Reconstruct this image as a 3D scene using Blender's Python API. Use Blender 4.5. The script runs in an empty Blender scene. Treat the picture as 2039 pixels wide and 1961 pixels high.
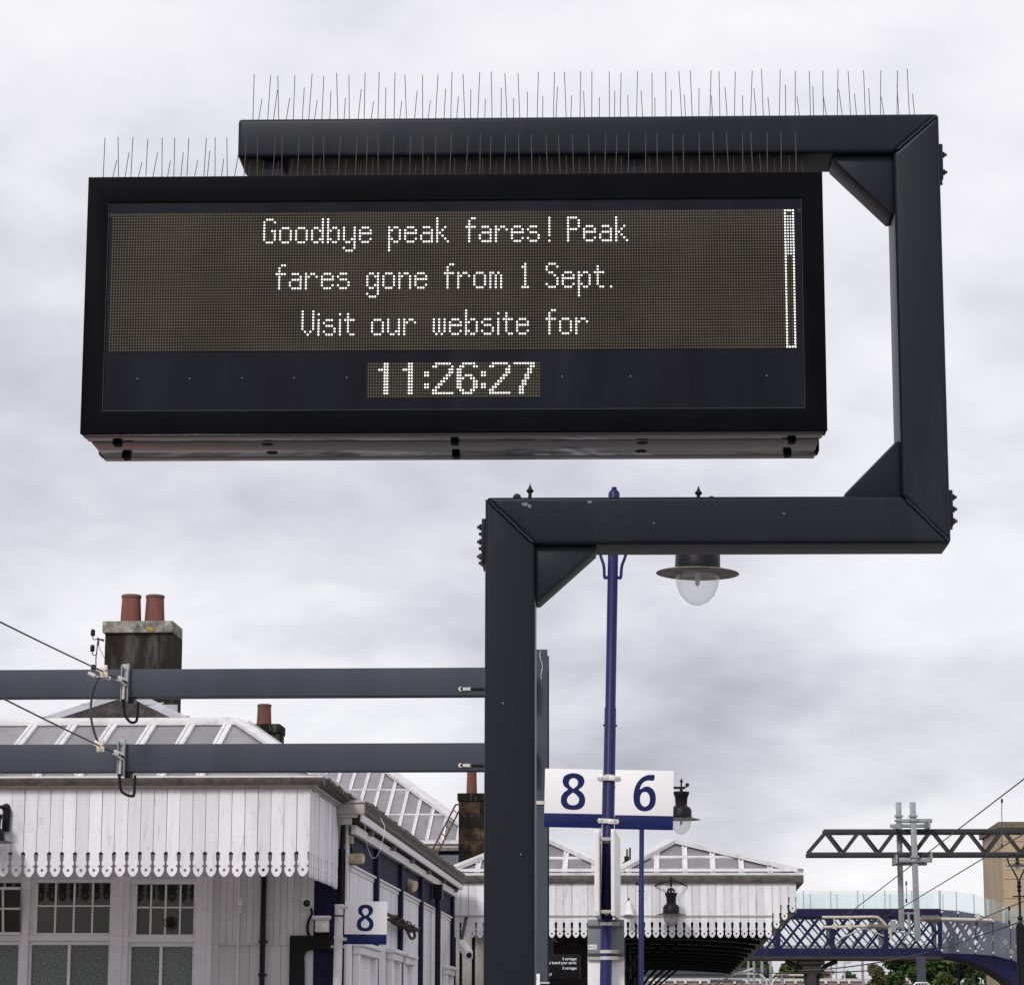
import bpy, bmesh, math, random
from mathutils import Vector, Matrix
random.seed(7)
R = math.radians
sc = bpy.context.scene
COL = sc.collection

# ------------------------------------------------------------------ camera
F, CX, CY = 5475.0, 1019.5, 980.5          # focal length and centre in photo pixels (2039 x 1961)
PITCH, YAW, ROLL = .194, -.0578, .0024
CAM = Vector((0, 0, 1.6))
_f = Vector((math.sin(YAW)*math.cos(PITCH), math.cos(YAW)*math.cos(PITCH), math.sin(PITCH)))
_r0 = Vector((math.cos(YAW), -math.sin(YAW), 0)); _u0 = _r0.cross(_f)
_r = _r0*math.cos(ROLL)+_u0*math.sin(ROLL); _u = -_r0*math.sin(ROLL)+_u0*math.cos(ROLL)
cd = bpy.data.cameras.new('camera'); cam = bpy.data.objects.new('camera', cd); COL.objects.link(cam)
cd.sensor_fit = 'HORIZONTAL'; cd.sensor_width = 36; cd.lens = F/2039*36
cd.clip_start = .1; cd.clip_end = 3000
m3 = Matrix((_r, _u, -_f)).transposed()
cam.matrix_world = Matrix.Translation(CAM) @ m3.to_4x4()
sc.camera = cam
sc.render.resolution_x, sc.render.resolution_y = 1024, 984

# ------------------------------------------------------------------ sky and sun (bright overcast)
SUN_EL, SUN_AZ = R(38), R(-158)            # azimuth from +Y towards +X: behind the camera, to the left
w = bpy.data.worlds.new('World'); sc.world = w; w.use_nodes = True
nt = w.node_tree; nt.nodes.clear()
def N(t, ty, **k):
    n = t.nodes.new(ty)
    for a, b in k.items(): setattr(n, a, b)
    return n
out = N(nt, 'ShaderNodeOutputWorld')
sky = N(nt, 'ShaderNodeTexSky', sky_type='NISHITA', sun_disc=False, sun_elevation=SUN_EL, sun_rotation=SUN_AZ)
bg1 = N(nt, 'ShaderNodeBackground'); bg1.inputs[1].default_value = .1
nt.links.new(sky.outputs[0], bg1.inputs[0])
tc = N(nt, 'ShaderNodeTexCoord')
sep = N(nt, 'ShaderNodeSeparateXYZ'); nt.links.new(tc.outputs['Generated'], sep.inputs[0])
mx = N(nt, 'ShaderNodeMath', operation='MAXIMUM'); mx.inputs[1].default_value = 0; nt.links.new(sep.outputs[2], mx.inputs[0])
ad = N(nt, 'ShaderNodeMath', operation='ADD'); ad.inputs[1].default_value = .34; nt.links.new(mx.outputs[0], ad.inputs[0])
dx = N(nt, 'ShaderNodeMath', operation='DIVIDE'); dy = N(nt, 'ShaderNodeMath', operation='DIVIDE')
nt.links.new(sep.outputs[0], dx.inputs[0]); nt.links.new(ad.outputs[0], dx.inputs[1])
nt.links.new(sep.outputs[1], dy.inputs[0]); nt.links.new(ad.outputs[0], dy.inputs[1])
cmb = N(nt, 'ShaderNodeCombineXYZ'); nt.links.new(dx.outputs[0], cmb.inputs[0]); nt.links.new(dy.outputs[0], cmb.inputs[1])
off = N(nt, 'ShaderNodeVectorMath', operation='ADD'); off.inputs[1].default_value = (9.0, 33.0, 0)
nt.links.new(cmb.outputs[0], off.inputs[0])
n1 = N(nt, 'ShaderNodeTexNoise'); n1.inputs['Scale'].default_value = 2.4; n1.inputs['Detail'].default_value = 6
n1.inputs['Roughness'].default_value = .48; n1.inputs['Distortion'].default_value = .22
nt.links.new(off.outputs[0], n1.inputs['Vector'])
n2 = N(nt, 'ShaderNodeTexNoise'); n2.inputs['Scale'].default_value = 6.5; n2.inputs['Detail'].default_value = 8
n2.inputs['Roughness'].default_value = .56; n2.inputs['Distortion'].default_value = .15
nt.links.new(off.outputs[0], n2.inputs['Vector'])
mxc = N(nt, 'ShaderNodeMix', data_type='FLOAT'); mxc.inputs[0].default_value = .36
nt.links.new(n1.outputs[0], mxc.inputs[2]); nt.links.new(n2.outputs[0], mxc.inputs[3])
rp = N(nt, 'ShaderNodeValToRGB'); nt.links.new(mxc.outputs[0], rp.inputs[0])
e = rp.color_ramp.elements
e[0].position = .30; e[0].color = (.36, .36, .41, 1)
e[1].position = .64; e[1].color = (.81, .80, .82, 1)
a = e.new(.45); a.color = (.58, .57, .62, 1)
a = e.new(.52); a.color = (.69, .68, .715, 1)
bg2 = N(nt, 'ShaderNodeBackground'); bg2.inputs[1].default_value = 1.0; nt.links.new(rp.outputs[0], bg2.inputs[0])
mxs = N(nt, 'ShaderNodeMixShader'); mxs.inputs[0].default_value = .93
nt.links.new(bg1.outputs[0], mxs.inputs[1]); nt.links.new(bg2.outputs[0], mxs.inputs[2])
nt.links.new(mxs.outputs[0], out.inputs[0])

sd = bpy.data.lights.new('sun', 'SUN'); sd.energy = 1.5; sd.angle = R(12); sd.color = (1, .97, .93)
so = bpy.data.objects.new('sun', sd); COL.objects.link(so)
sv = Vector((math.sin(SUN_AZ)*math.cos(SUN_EL), math.cos(SUN_AZ)*math.cos(SUN_EL), math.sin(SUN_EL)))
so.rotation_euler = (-sv).to_track_quat('-Z', 'Y').to_euler(); so.location = (0, 0, 60)
vs = sc.view_settings
vs.view_transform = 'Standard'; vs.look = 'None'; vs.exposure = .32; vs.gamma = 1; vs.use_curve_mapping = False

# ------------------------------------------------------------------ photo pixel -> place
def ray(x, y): return _f + _r*((x-CX)/F) - _u*((y-CY)/F)
def at(x, y, Y):
    d = ray(x, y); return CAM + d*(Y/d.y)
def atx(x, y, X):
    d = ray(x, y); return CAM + d*(X/d.x)
def hit(x, y, Y0, z0, s):                  # plane z = z0 + s (Y - Y0)
    d = ray(x, y); t = (z0-s*Y0-CAM.z)/(d.z-s*d.y); return CAM + d*t
def rect(x0, y0, x1, y1, Y):
    return (at(x0, (y0+y1)/2, Y).x, at(x1, (y0+y1)/2, Y).x, at((x0+x1)/2, y1, Y).z, at((x0+x1)/2, y0, Y).z)

# ------------------------------------------------------------------ materials
MAT = {}
def mat(name, col, rough=.6, metal=0, var=.15, scale=8, bump=0, bscale=40, streak=False, dirt=None, dirtamt=.0, dscale=3, spec=.5, coord='Object', dlo=.52, dhi=.72, rnd=0, flake=0):
    m = bpy.data.materials.new(name); m.use_nodes = True; t = m.node_tree
    b = t.nodes['Principled BSDF']; b.inputs['Roughness'].default_value = rough; b.inputs['Metallic'].default_value = metal
    b.inputs['Specular IOR Level'].default_value = spec
    c = N(t, 'ShaderNodeTexCoord'); g = N(t, 'ShaderNodeNewGeometry')
    src = g.outputs['Position'] if coord == 'World' else c.outputs['Object']
    mp = N(t, 'ShaderNodeMapping'); t.links.new(src, mp.inputs[0])
    if streak: mp.inputs['Scale'].default_value = (1, 1, .08)
    n = N(t, 'ShaderNodeTexNoise'); n.inputs['Scale'].default_value = scale; n.inputs['Detail'].default_value = 6
    t.links.new(mp.outputs[0], n.inputs['Vector'])
    r = N(t, 'ShaderNodeValToRGB'); t.links.new(n.outputs[0], r.inputs[0])
    lo = tuple(max(0, v*(1-var)) for v in col)+(1,); hi = tuple(min(1, v*(1+var)) for v in col)+(1,)
    r.color_ramp.elements[0].position = .3; r.color_ramp.elements[1].position = .7
    r.color_ramp.elements[0].color = lo; r.color_ramp.elements[1].color = hi
    cur = r.outputs[0]
    if dirt:
        mp2 = N(t, 'ShaderNodeMapping'); t.links.new(src, mp2.inputs[0])
        if streak: mp2.inputs['Scale'].default_value = (1, 1, .22)
        n2 = N(t, 'ShaderNodeTexNoise'); n2.inputs['Scale'].default_value = dscale; n2.inputs['Detail'].default_value = 9; n2.inputs['Roughness'].default_value = .68
        t.links.new(mp2.outputs[0], n2.inputs['Vector'])
        r2 = N(t, 'ShaderNodeValToRGB'); t.links.new(n2.outputs[0], r2.inputs[0])
        r2.color_ramp.elements[0].position = dlo; r2.color_ramp.elements[1].position = dhi
        r2.color_ramp.elements[0].color = (0, 0, 0, 1); r2.color_ramp.elements[1].color = (dirtamt,)*3+(1,)
        mxn = N(t, 'ShaderNodeMix', data_type='RGBA'); t.links.new(r2.outputs[0], mxn.inputs[0])
        t.links.new(cur, mxn.inputs[6]); mxn.inputs[7].default_value = tuple(dirt)+(1,); cur = mxn.outputs[2]
    if flake:
        mp4 = N(t, 'ShaderNodeMapping'); t.links.new(src, mp4.inputs[0]); mp4.inputs['Scale'].default_value = (1, 1, .3)
        n4 = N(t, 'ShaderNodeTexNoise'); n4.inputs['Scale'].default_value = 34; n4.inputs['Detail'].default_value = 8; n4.inputs['Roughness'].default_value = .7
        t.links.new(mp4.outputs[0], n4.inputs['Vector'])
        r4 = N(t, 'ShaderNodeValToRGB'); t.links.new(n4.outputs[0], r4.inputs[0]); r4.color_ramp.elements[0].position = .615; r4.color_ramp.elements[1].position = .68
        r4.color_ramp.elements[1].color = (flake,)*3+(1,)
        m4 = N(t, 'ShaderNodeMix', data_type='RGBA'); t.links.new(r4.outputs[0], m4.inputs[0]); t.links.new(cur, m4.inputs[6]); m4.inputs[7].default_value = (.16, .13, .12, 1); cur = m4.outputs[2]
    if rnd:
        oi = N(t, 'ShaderNodeObjectInfo'); mr = N(t, 'ShaderNodeMapRange'); t.links.new(oi.outputs['Random'], mr.inputs[0]); mr.inputs[3].default_value = 1-rnd; mr.inputs[4].default_value = 1+rnd*.3
        m5 = N(t, 'ShaderNodeVectorMath', operation='SCALE'); t.links.new(cur, m5.inputs[0]); t.links.new(mr.outputs[0], m5.inputs['Scale']); cur = m5.outputs[0]
    t.links.new(cur, b.inputs['Base Color'])
    if bump:
        n3 = N(t, 'ShaderNodeTexNoise'); n3.inputs['Scale'].default_value = bscale; n3.inputs['Detail'].default_value = 4
        t.links.new(src, n3.inputs['Vector'])
        bp = N(t, 'ShaderNodeBump'); bp.inputs['Strength'].default_value = bump; bp.inputs['Distance'].default_value = .01
        t.links.new(n3.outputs[0], bp.inputs['Height']); t.links.new(bp.outputs[0], b.inputs['Normal'])
    MAT[name] = m; return m
def emis(name, col, s):
    m = bpy.data.materials.new(name); m.use_nodes = True; b = m.node_tree.nodes['Principled BSDF']
    b.inputs['Base Color'].default_value = tuple(col)+(1,); b.inputs['Emission Color'].default_value = tuple(col)+(1,)
    b.inputs['Emission Strength'].default_value = s; MAT[name] = m
def glass(name, tint, dif, difcol, rough=.03):
    m = bpy.data.materials.new(name); m.use_nodes = True; t = m.node_tree; t.nodes.clear()
    o = N(t, 'ShaderNodeOutputMaterial'); tr = N(t, 'ShaderNodeBsdfTransparent'); tr.inputs[0].default_value = tuple(tint)+(1,)
    gl = N(t, 'ShaderNodeBsdfGlossy'); gl.inputs['Roughness'].default_value = rough
    df = N(t, 'ShaderNodeBsdfDiffuse'); df.inputs[0].default_value = tuple(difcol)+(1,)
    n = N(t, 'ShaderNodeTexNoise'); n.inputs['Scale'].default_value = 1.1; n.inputs['Detail'].default_value = 3
    c = N(t, 'ShaderNodeTexCoord'); t.links.new(c.outputs['Object'], n.inputs['Vector'])
    mr = N(t, 'ShaderNodeMapRange'); t.links.new(n.outputs[0], mr.inputs[0]); mr.inputs[1].default_value = .3; mr.inputs[2].default_value = .7
    mr.inputs[3].default_value = dif*.6; mr.inputs[4].default_value = dif*1.4
    m1 = N(t, 'ShaderNodeMixShader'); t.links.new(mr.outputs[0], m1.inputs[0]); t.links.new(tr.outputs[0], m1.inputs[1]); t.links.new(df.outputs[0], m1.inputs[2])
    fw = N(t, 'ShaderNodeLayerWeight'); fw.inputs[0].default_value = .5
    pw = N(t, 'ShaderNodeMath', operation='POWER'); pw.inputs[1].default_value = 3.5; t.links.new(fw.outputs['Facing'], pw.inputs[0])
    lw = N(t, 'ShaderNodeMath', operation='MULTIPLY_ADD'); lw.inputs[1].default_value = .45; lw.inputs[2].default_value = .04; t.links.new(pw.outputs[0], lw.inputs[0])
    m2 = N(t, 'ShaderNodeMixShader'); t.links.new(lw.outputs[0], m2.inputs[0]); t.links.new(m1.outputs[0], m2.inputs[1]); t.links.new(gl.outputs[0], m2.inputs[2])
    t.links.new(m2.outputs[0], o.inputs[0]); MAT[name] = m

mat('steel_frame', (.0095, .0112, .0185), .40, var=.22, scale=2.2, bump=.03, bscale=160, dirt=(.05, .05, .056), dirtamt=.5, dscale=3.2, spec=.2, streak=True, dlo=.54, dhi=.78)
mat('steel_weld', (.028, .031, .040), .45, var=.2, spec=.25)
mat('rust', (.085, .042, .028), .85, var=.5, scale=40)
mat('case_black', (.0042, .0042, .0058), .5, var=.2, scale=6, bump=.03, bscale=300, spec=.03)
mat('case_under', (.012, .010, .010), .12, var=.15, scale=10, spec=.6)
mat('screen_glass', (.009, .009, .0155), .4, var=.4, scale=5, streak=True, dirt=(.03, .03, .037), dirtamt=.35, dscale=4, spec=.08)
mat('led_board', (.021, .0185, .015), .55, var=.4, scale=5, spec=.1)
mat('led_off', (.26, .225, .155), .4, var=.1, spec=.2)
emis('led_on', (1, .99, .95), .8)
emis('led_dim', (.9, .93, 1), .75)
mat('spike_steel', (.06, .048, .04), .5, var=.3, scale=30, spec=.3)
mat('gantry_steel', (.054, .063, .082), .55, var=.16, scale=2, bump=.15, bscale=140, dirt=(.085, .083, .088), dirtamt=.5, dscale=2.5, spec=.22, streak=True, coord='World')
mat('truss_steel', (.036, .037, .042), .55, var=.15, scale=4, spec=.25)
mat('galv', (.30, .31, .325), .5, metal=.3, var=.12, scale=10, dirt=(.20, .195, .19), dirtamt=.4, dscale=4)
mat('galv_light', (.62, .60, .58), .4, metal=.3, var=.2, scale=20)
mat('copper_light', (.62, .54, .46), .45, metal=.3, var=.25, scale=20)
mat('cable_black', (.010, .010, .011), .6, var=.3, scale=20, spec=.2)
mat('wire_dark', (.035, .030, .030), .5, metal=.2, var=.3)
mat('pole_blue', (.017, .016, .095), .4, var=.15, scale=3, dirt=(.2, .2, .3), dirtamt=.3, dscale=7, dlo=.62, dhi=.8, spec=.25)
mat('sign_white', (.86, .84, .85), .4, var=.03, scale=2, dirt=(.6, .58, .58), dirtamt=.25, dscale=2)
mat('sign_blue', (.006, .012, .085), .4, var=.12, scale=3, dirt=(.3, .3, .36), dirtamt=.2, dscale=9, dlo=.64, dhi=.8, spec=.2)
mat('panel_white', (.82, .79, .79), .35, var=.05, scale=3, dirt=(.42, .38, .36), dirtamt=.45, dscale=4, streak=True, dlo=.56, dhi=.8)
mat('panel_grey', (.17, .19, .20), .5, var=.08, scale=4, dirt=(.1, .1, .1), dirtamt=.4, dscale=5)
mat('board_white', (.84, .83, .86), .5, var=.06, scale=14, streak=True, dirt=(.26, .22, .20), dirtamt=.65, dscale=11, bump=.15, bscale=60, coord='World', dlo=.54, dhi=.80, rnd=.16, flake=.6)
mat('wall_white', (.66, .64, .64), .55, var=.06, scale=6, streak=True, dirt=(.22, .18, .17), dirtamt=.5, dscale=5, coord='World', dlo=.55, dhi=.8, rnd=.08)
mat('frame_white', (.80, .77, .78), .5, var=.05, scale=8, dirt=(.25, .2, .2), dirtamt=.4, dscale=12, dlo=.58, dhi=.8, coord='World')
mat('roof_white', (.72, .715, .725), .4, var=.06, scale=4, dirt=(.30, .27, .26), dirtamt=.6, dscale=5, dlo=.48, dhi=.75, coord='World', rnd=.12)
mat('roof_pane', (.47, .455, .485), .45, var=.12, scale=3, streak=True, dirt=(.24, .20, .20), dirtamt=.65, dscale=5, coord='World', dlo=.5, dhi=.76, rnd=.16)
_t = MAT['roof_pane'].node_tree; _b = _t.nodes['Principled BSDF']; _tl = N(_t, 'ShaderNodeBsdfTranslucent'); _mx = N(_t, 'ShaderNodeMixShader'); _mx.inputs[0].default_value = .55
_tl.inputs[0].default_value = (.85, .84, .85, 1); _t.links.new(_b.outputs[0], _mx.inputs[1]); _t.links.new(_tl.outputs[0], _mx.inputs[2]); _t.links.new(_mx.outputs[0], _t.nodes['Material Output'].inputs[0])
mat('gutter_stone', (.20, .175, .165), .8, var=.25, scale=10, dirt=(.06, .05, .045), dirtamt=.8, dscale=9, bump=.4, bscale=50, coord='World', dlo=.48, dhi=.7)
mat('gutter_moss', (.085, .07, .055), .9, var=.5, scale=25, dirt=(.55, .52, .48), dirtamt=.7, dscale=22, bump=.7, bscale=40, coord='World', dlo=.6, dhi=.75)
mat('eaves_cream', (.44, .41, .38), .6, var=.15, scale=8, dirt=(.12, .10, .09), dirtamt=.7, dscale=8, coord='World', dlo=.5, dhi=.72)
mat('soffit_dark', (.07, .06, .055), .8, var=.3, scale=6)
mat('wall_blue', (.0105, .0105, .040), .7, var=.3, scale=4, dirt=(.035, .035, .07), dirtamt=.6, dscale=4, coord='World', spec=.15)
mat('window_dark', (.030, .028, .022), .04, var=.7, scale=1.6, spec=.4, coord='World', bump=.12, bscale=2.2, rnd=.5)
mat('window_obscure', (.15, .165, .158), .3, var=.7, scale=50, bump=1, bscale=45, spec=.6, rnd=.2)
mat('slate', (.040, .030, .030), .6, var=.55, scale=5, bump=.3, bscale=60, coord='World', spec=.3, rnd=.45)
mat('lead', (.45, .45, .48), .4, metal=.35, var=.15, scale=5, bump=.3, bscale=9, dirt=(.3, .28, .28), dirtamt=.4, dscale=6)
mat('chimney_stone', (.032, .027, .023), .95, var=.5, scale=4, dirt=(.20, .19, .165), dirtamt=.6, dscale=5, bump=.8, bscale=30, coord='World', dlo=.52, dhi=.78, spec=.1, streak=True)
mat('chimney_cap', (.20, .19, .155), .95, var=.6, scale=7, dirt=(.45, .45, .41), dirtamt=.8, dscale=11, bump=.8, bscale=40, coord='World', dlo=.5, dhi=.62)
mat('lichen', (.42, .25, .04), .9, var=.4, scale=40, bump=.5)
mat('chimney_dark', (.018, .016, .014), .95, var=.5, scale=5, dirt=(.20, .19, .16), dirtamt=.6, dscale=7, bump=.6, bscale=30, coord='World', streak=True, spec=.1)
mat('ashlar', (.085, .055, .036), .9, var=.5, scale=3, dirt=(.012, .011, .010), dirtamt=.95, dscale=2.2, bump=.5, bscale=25, coord='World', dlo=.40, dhi=.54, spec=.1, rnd=.4)
mat('terracotta', (.165, .058, .042), .8, var=.3, scale=7, dirt=(.06, .03, .025), dirtamt=.7, dscale=6, bump=.2, streak=True)
mat('pot_rim', (.14, .07, .05), .8, var=.3)
mat('iron_black', (.009, .008, .010), .45, var=.3, scale=10, spec=.2)
mat('lamp_rim', (.22, .20, .18), .5, metal=.3, var=.3, scale=30)
mat('lamp_in', (.20, .18, .165), .5, var=.5, scale=14)
glass('globe', (.93, .93, .94), .10, (.75, .75, .78))
glass('globe_dull', (.8, .8, .8), .45, (.5, .49, .5))
glass('bridge_glass', (.945, .975, .98), .05, (.68, .78, .80))
glass('bridge_haze', (.84, .87, .91), .13, (.38, .40, .46))
mat('floodlight', (.58, .47, .33), .6, var=.25, scale=9, dirt=(.10, .07, .045), dirtamt=.85, dscale=9, dlo=.48, dhi=.68)
mat('floodlight_pale', (.58, .47, .36), .6, var=.12, scale=9)
mat('plastic_white', (.76, .73, .72), .5, var=.08, scale=8)
mat('pvc_white', (.66, .64, .66), .45, var=.08, scale=5, dirt=(.3, .25, .22), dirtamt=.5, dscale=8, dlo=.58, dhi=.8)
mat('nest', (.045, .036, .03), .9, var=.5, scale=30)
mat('bridge_blue', (.0095, .0092, .050), .5, var=.25, scale=3, dirt=(.05, .05, .09), dirtamt=.5, dscale=4, spec=.2)
mat('bridge_under', (.03, .026, .024), .8, var=.4)
mat('concrete', (.40, .31, .205), .9, var=.10, scale=1.5, dirt=(.20, .16, .12), dirtamt=.6, dscale=1.1, bump=.2, coord='World', streak=True)
mat('concrete_cap', (.16, .13, .09), .95, var=.3, scale=8, bump=.4)
mat('insulator', (.24, .20, .18), .35, var=.15)
mat('leaf_dark', (.045, .085, .02), .6, var=.5, scale=1.2)
mat('leaf_mid', (.085, .11, .03), .6, var=.5, scale=1.2)
mat('leaf_rust', (.085, .085, .03), .6, var=.5, scale=1.2)
mat('bark', (.06, .045, .035), .9, var=.3)
mat('wall_stone', (.26, .19, .17), .9, var=.35, scale=3, bump=.3, coord='World')
mat('red_brick', (.30, .16, .10), .85, var=.25, scale=5)
mat('asphalt', (.17, .163, .158), .9, var=.25, scale=12, bump=.2, bscale=90, coord='World')
mat('reflection_pink', (.33, .165, .15), .8, var=.35, scale=30, coord='World')
mat('reflection_red', (.60, .02, .02), .6, var=.1)
mat('ballast', (.12, .105, .095), .95, var=.4, scale=15, bump=.5, coord='World')
mat('text_dark', (.02, .02, .03), .5, var=.05)
emis('text_lit', (.7, .7, .7), .35)
mat('screen_dark', (.006, .006, .007), .4, var=.2, spec=.15)

# ------------------------------------------------------------------ geometry
def join(*gs):
    V, Fc = [], []
    for v, f in gs:
        o = len(V); V += [Vector(p) for p in v]; Fc += [tuple(i+o for i in q) for q in f]
    return V, Fc
BF = [(0, 3, 2, 1), (4, 5, 6, 7), (0, 1, 5, 4), (1, 2, 6, 5), (2, 3, 7, 6), (3, 0, 4, 7)]
def box(x0, x1, y0, y1, z0, z1):
    return [Vector(p) for p in ((x0, y0, z0), (x1, y0, z0), (x1, y1, z0), (x0, y1, z0), (x0, y0, z1), (x1, y0, z1), (x1, y1, z1), (x0, y1, z1))], list(BF)
def pbox(x0, y0, x1, y1, Y, d):            # front face = photo rectangle on plane Y, goes back by d
    a, b, c, e = rect(x0, y0, x1, y1, Y); return box(a, b, Y, Y+d, c, e)
def bar(p, q, wd, ht, up=(0, 0, 1)):
    p, q = Vector(p), Vector(q); d = (q-p).normalized(); up = Vector(up)
    s = d.cross(up)
    if s.length < 1e-4: s = d.cross(Vector((1, 0, 0)))
    s.normalize(); u = s.cross(d)
    s *= wd/2; u *= ht/2
    return [p-s-u, p+s-u, p+s+u, p-s+u, q-s-u, q+s-u, q+s+u, q-s+u], [(0, 1, 2, 3), (7, 6, 5, 4), (0, 4, 5, 1), (1, 5, 6, 2), (2, 6, 7, 3), (3, 7, 4, 0)]
def tube(pts, r, n=8):
    pts = [Vector(p) for p in pts]; V, Fc = [], []
    rr = r if isinstance(r, (list, tuple)) else [r]*len(pts)
    d0 = (pts[1]-pts[0]).normalized(); s = d0.cross(Vector((0, .3, 1)))
    if s.length < 1e-3: s = d0.cross(Vector((1, 0, 0)))
    s.normalize()
    for i, p in enumerate(pts):
        d = (pts[min(i+1, len(pts)-1)]-pts[max(i-1, 0)]).normalized()
        s = (s-d*s.dot(d)).normalized(); u = d.cross(s)
        for k in range(n):
            a = 2*math.pi*k/n; V.append(p+(s*math.cos(a)+u*math.sin(a))*rr[i])
    for i in range(len(pts)-1):
        for k in range(n):
            a, b = i*n+k, i*n+(k+1) % n; Fc.append((a, b, b+n, a+n))
    Fc.append(tuple(reversed(range(n)))); Fc.append(tuple(range((len(pts)-1)*n, len(pts)*n)))
    return V, Fc
def curve(pts, k=6):                       # Catmull-Rom
    P = [Vector(p) for p in pts]; P = [P[0]*2-P[1]]+P+[P[-1]*2-P[-2]]; o = []
    for i in range(1, len(P)-2):
        for j in range(k):
            t = j/k; a, b, c, d = P[i-1], P[i], P[i+1], P[i+2]
            o.append(.5*((2*b)+(c-a)*t+(2*a-5*b+4*c-d)*t*t+(3*b-a-3*c+d)*t**3))
    o.append(P[-2]); return o
def lathe(c, prof, n=20, axis=(0, 0, 1)):
    c = Vector(c); q = Vector((0, 0, 1)).rotation_difference(Vector(axis)); V, Fc = [], []
    for r, z in prof:
        for k in range(n):
            a = 2*math.pi*k/n; V.append(c+q @ Vector((r*math.cos(a), r*math.sin(a), z)))
    for i in range(len(prof)-1):
        for k in range(n):
            a, b = i*n+k, i*n+(k+1) % n; Fc.append((a, b, b+n, a+n))
    if prof[0][0] > 1e-5: Fc.append(tuple(reversed(range(n))))
    if prof[-1][0] > 1e-5: Fc.append(tuple(range((len(prof)-1)*n, len(prof)*n)))
    return V, Fc
def prism(poly, d):                        # planar polygon extruded by vector d
    poly = [Vector(p) for p in poly]; d = Vector(d); n = len(poly)
    return poly+[p+d for p in poly], [tuple(range(n)), tuple(reversed(range(n, 2*n)))]+[(i, i+n, (i+1) % n+n, (i+1) % n) for i in range(n)]
def hang(p, q, sag, n=14):
    p, q = Vector(p), Vector(q); return [p.lerp(q, t/n)-Vector((0, 0, sag*4*(t/n)*(1-t/n))) for t in range(n+1)]

def mesh(name, geo, mt, o=(0, 0, 0), bevel=0, seg=2, smooth=True, angle=38):
    V, Fc = geo; o = Vector(o)
    me = bpy.data.meshes.new(name); me.from_pydata([tuple(Vector(p)-o) for p in V], [], Fc)
    bm = bmesh.new(); bm.from_mesh(me)
    bmesh.ops.recalc_face_normals(bm, faces=bm.faces)
    if bevel:
        eds = [e for e in bm.edges if len(e.link_faces) == 2 and e.calc_face_angle(0) > .5]
        bmesh.ops.bevel(bm, geom=eds, offset=bevel, segments=seg, affect='EDGES', profile=.6, clamp_overlap=True)
    bm.to_mesh(me); bm.free()
    me.materials.append(MAT[mt])
    if smooth:
        me.shade_smooth(); me.set_sharp_from_angle(angle=R(angle))
    return me
def org(o):
    v = Vector(o.get('_o', (0, 0, 0))); return v
ORG = {}
def thing(name, label, cat, loc=(0, 0, 0), group=None, rot=(0, 0, 0)):
    o = bpy.data.objects.new(name, None); COL.objects.link(o); o.location = loc; o.rotation_euler = rot
    o.empty_display_size = .1
    o['label'] = label; o['category'] = cat
    if group: o['group'] = group
    ORG[o.name] = Vector(loc); return o
def part(name, geo, mt, parent, label=None, stuff=False, **k):
    o = bpy.data.objects.new(name, mesh(name, geo, mt, ORG[parent.name], **k)); COL.objects.link(o); o.parent = parent
    ORG[o.name] = ORG[parent.name]
    if label: o['label'] = label
    if stuff: o['kind'] = 'stuff'
    return o
def inst(name, me, loc, parent, rot=(0, 0, 0), scale=(1, 1, 1)):
    o = bpy.data.objects.new(name, me); COL.objects.link(o); o.parent = parent
    o.location = Vector(loc)-ORG[parent.name]; o.rotation_euler = rot; o.scale = scale; return o
def single(name, geo, mt, label, cat, group=None, **k):
    V = [Vector(p) for p in geo[0]]
    lo = Vector([min(p[i] for p in V) for i in range(3)]); hi = Vector([max(p[i] for p in V) for i in range(3)])
    o0 = Vector(((lo.x+hi.x)/2, (lo.y+hi.y)/2, lo.z))
    o = bpy.data.objects.new(name, mesh(name, geo, mt, o0, **k)); COL.objects.link(o); o.location = o0
    o['label'] = label; o['category'] = cat
    if group: o['group'] = group
    ORG[o.name] = o0; return o
def structure(name, geo, mt, **k):
    o = bpy.data.objects.new(name, mesh(name, geo, mt, **k)); COL.objects.link(o); o['kind'] = 'structure'; ORG[o.name] = Vector((0, 0, 0)); return o
def copy_tree(o, parent=None):
    c = o.copy(); COL.objects.link(c); c.parent = parent
    for ch in list(o.children): copy_tree(ch, c)
    return c
GLY = {
'8': ([(408,162),(452,170),(484,190),(498,222),(494,250),(478,275),(452,297),(480,318),(500,348),(507,385),(500,420),(478,447),(446,460),(408,463),(370,460),(338,447),(315,420),(308,385),(315,348),(336,318),(364,297),(338,275),(323,250),(320,222),(332,190),(364,170)],
      [[(408,203),(388,208),(374,224),(371,245),(378,264),(392,278),(408,289),(424,278),(438,264),(445,245),(442,224),(428,208)], [(408,322),(388,336),(368,355),(358,378),(362,402),(380,420),(408,426),(436,420),(452,402),(457,378),(448,355),(428,336)]]),
'6': ([(1070,170),(1040,165),(1000,172),(957,198),(921,248),(903,305),(900,360),(910,412),(942,452),(990,466),(1042,452),(1073,415),(1083,365),(1075,312),(1050,277),(1015,262),(985,267),(952,287),(960,255),(980,228),(1015,211),(1062,213)],
      [[(993,306),(970,314),(956,340),(953,370),(960,402),(976,422),(993,428),(1012,422),(1028,402),(1035,370),(1029,336),(1014,313)]])}
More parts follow.
